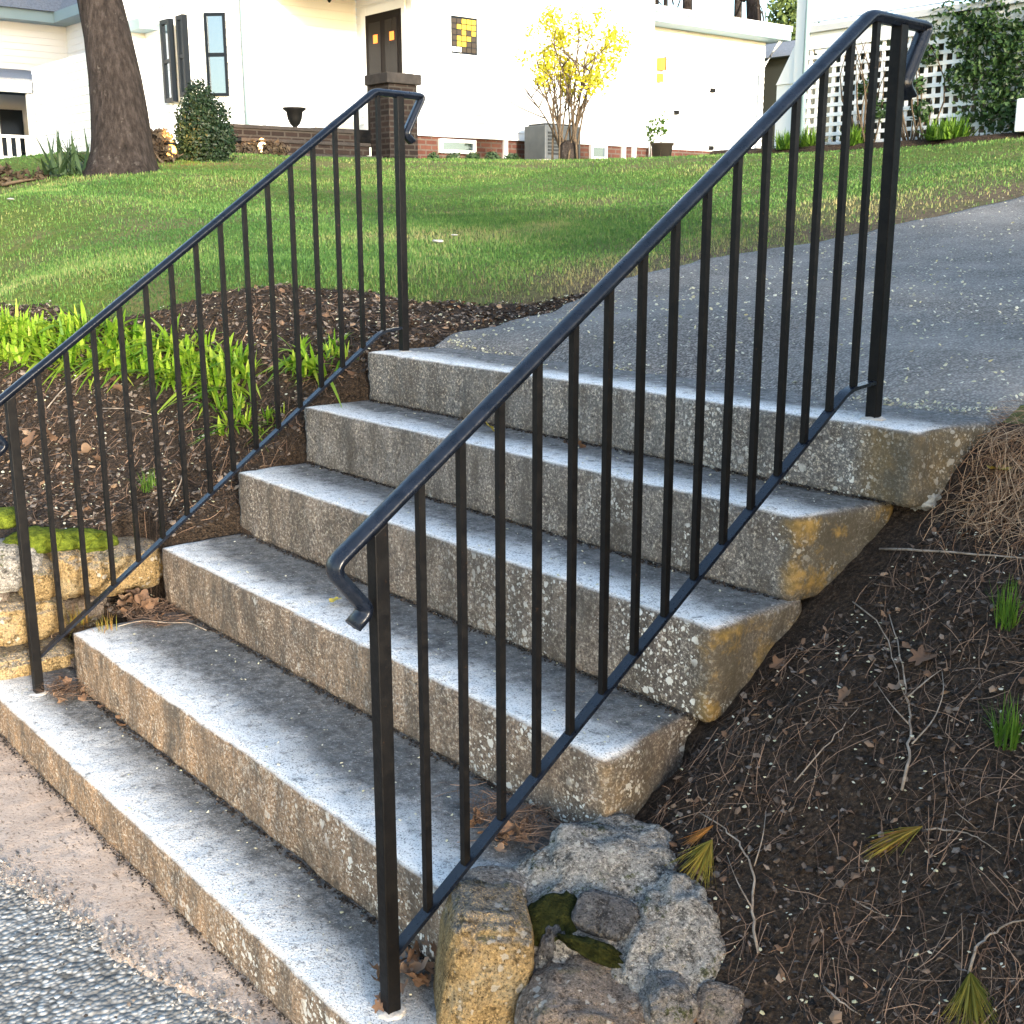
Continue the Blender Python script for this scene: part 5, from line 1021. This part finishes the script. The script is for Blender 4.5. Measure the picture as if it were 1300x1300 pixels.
for k in range(26):
    px = random.choice([1095, 1100, 1110, 1155, 1160, 1165, 1172, 1180, 1105, 1250])+random.gauss(0, 6); p0 = aty(px, 172, yL-.12); p0[2] = g1(p0[0], p0[1]); limb(dv, p0, aty(px+random.gauss(0, 14), random.uniform(30, 90), yL-.09), .012, .003, 'stem_bark', .25, 'vine_stem', 4)
p = aty(1298, 145, yL-.25); tag(MB().box((p[0]-.02, yL-.35, p[2]-.17), (p[0]+.3, yL-.15, p[2]+.14)).build('utility_box', 'white_trim', None, bevel=.015), 'small pale utility box in front of the ivy', 'box')
MB_ = None
# ------------------------------------------------------------------ shrubs near the house
def lumps_px(spec, D, depth=.8): return [(atd(px, py, D), (r/FPX*D, r/FPX*D, r/FPX*D)) for px, py, r in spec]
L1 = lumps_px([(252, 118, 16), (256, 135, 22), (250, 150, 26), (272, 150, 22), (240, 165, 18), (262, 175, 32), (245, 185, 24), (280, 178, 20), (262, 198, 30), (240, 200, 18)], 13.0)
bs = atd(258, 206, 13.0); bush('evergreen_shrub', 'dark conical evergreen shrub in front of the tall windows', 'shrub', L1, 15000, .019, 'evergreen', base=(bs[0], bs[1], bs[2]), stems=3)
L1 = lumps_px([(205, 178, 14), (195, 190, 14), (212, 195, 12), (188, 172, 8)], 12.6); b_ = atd(202, 206, 12.6); bush('bare_shrub', 'brownish half bare shrub between the trunk and the evergreen', 'shrub', L1, 900, .035, 'purple_shrub', base=b_, stems=9)
L1 = lumps_px([(300, 195, 12), (318, 192, 12), (345, 192, 12), (355, 190, 10)], 15.3); b_ = atd(325, 200, 15.3); bush('low_shrub', 'low brown shrub border around the white path light', 'shrub', L1, 700, .04, 'purple_shrub', base=b_, stems=4)
L1 = lumps_px([(575, 203, 9), (600, 203, 9), (625, 203, 10), (650, 204, 9), (550, 202, 8)], 17.3); b_ = atd(600, 205, 17.3); bush('ground_ivy', 'low green ground cover under the basement window', 'plant', L1, 1500, .03, 'strap_leaf', base=b_)
# strap leaved plant left of the trunk
b_ = atd(92, 218, 11.6); n = 70; a = rng.uniform(0, 6.28, n); base = b_[None]+np.stack([.28*np.sqrt(rng.uniform(0, 1, n))*np.cos(a), .28*np.sqrt(rng.uniform(0, 1, n))*np.sin(a), np.full(n, -.03)], 1)
P, Wd = blades(n, base, rng.uniform(.25, .5, n), rng.uniform(.03, .05, n), np.abs(rng.normal(.55, .35, n)), K=5, droop=.4); tag(ribbons('strap_leaved_plant', P, Wd, 'strap_leaf', rng.uniform(0, 1, n)), 'dark strap leaved plant at the foot of the thick trunk', 'plant')
b_ = atd(10, 228, 11.6); L1 = lumps_px([(5, 222, 12), (30, 224, 10), (52, 226, 10), (-15, 220, 14)], 11.6); bush('low_shrub', 'low dark twiggy plant at the lawn edge below the neighbour porch', 'shrub', L1, 500, .03, 'purple_shrub', base=b_, stems=6)
# forsythia
fD = 16.2; fb = atd(722, 208, fD); fb[2] = g1(fb[0], fb[1]); fo = empty('forsythia', fb, 'vase shaped shrub with yellow blossom in front of the house', 'shrub')
tips = [(664, 112), (672, 95), (680, 70), (690, 60), (700, 50), (712, 45), (722, 38), (735, 35), (748, 42), (760, 52), (772, 66), (782, 80), (757, 95), (690, 85), (735, 60), (716, 68), (770, 48), (745, 75), (705, 80)]
for px, py in tips:
    tip = atd(px, py, fD+random.uniform(-.4, .4)); b0 = fb+np.array([random.gauss(0, .09), random.gauss(0, .09), -.05]); mid = b0*.5+tip*.5+(tip-b0)*np.array([-.18, -.18, .02])+np.array([random.gauss(0, .06), random.gauss(0, .06), .05])
    pts = [b0*(1-t)**2+mid*2*t*(1-t)+tip*t*t for t in np.linspace(0, 1, 8)]; MB().tube(pts, np.linspace(.017, .005, 8), 5).build('stem', 'stem_bark', fo, True)
    for k in range(5):
        q_ = pts[random.randint(3, 6)]; limb(fo, q_, q_+np.array([random.gauss(0, .22), random.gauss(0, .22), random.uniform(.15, .5)]), .009, .003, 'stem_bark', .3, 'twig', 4)
m = MB().lathe((fb[0], fb[1], fb[2]-.1), [(.15, 0), (.14, .15), (.13, .3), (.06, .36)], 10); m.build('root_crown', 'bark', fo, True)
fl = []
for k in range(60):
    an, rr_ = random.uniform(0, 6.28), math.sqrt(random.uniform(.05, 1)); fl.append((atd(726+68*rr_*math.cos(an), 66+52*rr_*math.sin(an), fD+random.uniform(-.6, .6)), random.uniform(.08, .2)))
foliage('blossom', fl, 3300, .028, 'forsythia', fo, shell=.2)
# pot and saplings by the wing
p = atd(840, 206, 18.2); tag(MB().lathe((p[0], p[1], p[2]-.02), [(.10, 0), (.13, .02), (.16, .26), (.18, .27), (.18, .30), (.14, .30), (.12, .24)], 14).build('flower_pot', 'terracotta_dark', None, True), 'dark flower pot at the corner of the low white wing', 'pot')
for px, h0, lab in ((825, 160, 'bare sapling beside the dark flower pot'), (838, 150, 'thin sapling with few leaves at the low white wing')):
    b_ = atd(px, 206, 18.0); t_ = atd(px+2, h0, 18.0); e = empty('sapling', b_, lab, 'sapling'); limb(e, b_-np.array([0, 0, .05]), t_, .012, .005, 'stem_bark', .08, 'stem', 5); foliage('foliage', [(t_, .10), (t_-np.array([0, 0, .18]), .08)], 60, .035, 'green_tuft', e)
# ------------------------------------------------------------------ dark shed and wood behind the wing
sD = 24; a_, b_ = atd(962, 100, sD), atd(1012, 56, sD); sh = empty('garden_shed', (a_[0], a_[1], 2.4), 'dark garden shed seen between the low wing and the deck', 'shed')
MB().box((a_[0]-1.5, a_[1], 2.2), (b_[0]+.8, a_[1]+2.5, atd(985, 78, sD)[2])).build('wall', 'shed_dark', sh); zz = atd(985, 78, sD)[2]; MB().hull8([(a_[0]-1.7, a_[1]-.2, zz+.002), (b_[0]+1, a_[1]-.2, zz+.002), (b_[0]+1, a_[1]+2.7, zz+.002), (a_[0]-1.7, a_[1]+2.7, zz+.002), (a_[0]-1.7, a_[1]+1.2, zz+.5), (b_[0]+1, a_[1]+1.2, zz+.5), (b_[0]+1, a_[1]+1.3, zz+.5), (a_[0]-1.7, a_[1]+1.3, zz+.5)]).build('roof', 'shingle', sh)
TREES = [(845, 30., 9, 'slim bare tree behind the low wing roof'), (858, 34., 7, 'thin bare tree farther back behind the low wing roof'), (880, 29., 15, 'leaning bare tree trunk over the low wing roof'), (935, 30., 12, 'forked bare tree behind the right part of the wing roof'), (958, 28., 16, 'thick bare tree behind the end of the wing roof'), (978, 32., 6, 'slender bare tree beside the evergreen behind the wing')]
for px, D, w, lab in TREES:
    b_ = atd(px, 120, D); b_[2] = g1(b_[0], b_[1])-.1; t_ = atd(px+random.uniform(-25, 15), -260, D); e = empty('bare_tree', b_, lab, 'tree', 'bare trees behind the wing'); r0 = w/FPX*D/2
    limb(e, b_, t_, r0*1.15, r0*.5, 'bark', .03, 'trunk', 9)
    for k in range(9):
        f_ = random.uniform(.25, .95); q_ = b_+(t_-b_)*f_; limb(e, q_, q_+np.array([random.gauss(0, 1.1), random.gauss(0, 1.1), random.uniform(.6, 2.2)]), r0*.35, .01, 'bark', .2, 'limb', 5)
    foliage('crown', [(t_+np.array([random.gauss(0, 1.2), random.gauss(0, 1.2), random.uniform(-2, .5)]), .6) for k in range(5)], 350, .05, 'wood_foliage', e)
b_ = atd(995, 70, 27); L1 = lumps_px([(995, 20, 22), (990, 45, 24), (1005, 60, 26), (1000, 0, 22), (1010, 30, 26), (985, 66, 18), (1000, -30, 24)], 27); bush('evergreen_tree', 'loose green evergreen tree between the wing and the deck', 'tree', L1, 2200, .07, 'wood_foliage', base=(b_[0], b_[1], 2.4), stems=3, part_name='crown')
# ------------------------------------------------------------------ unseen shrubs, added off the right end of the steps to shade the upper flight
for k, (cx_, cy_, hh, rr, lab) in enumerate(((3.6, .40, 2.4, .95, 'broad unseen evergreen shrub added on the right bank to shade the steps'), (3.9, 2.6, 2.9, 1.05, 'taller unseen evergreen shrub added beside the driveway to shade the top steps'))):
    z0_ = g1(cx_, cy_); ls = [(np.array([cx_+random.gauss(0, rr*.45), cy_+random.gauss(0, rr*.5), z0_+random.uniform(.35, hh-.4)]), random.uniform(.3, .5)) for q in range(22)]
    bush('evergreen_shrub', lab, 'shrub', ls, 12000, .055, 'ivy_leaf', base=(cx_, cy_, z0_), stems=8)
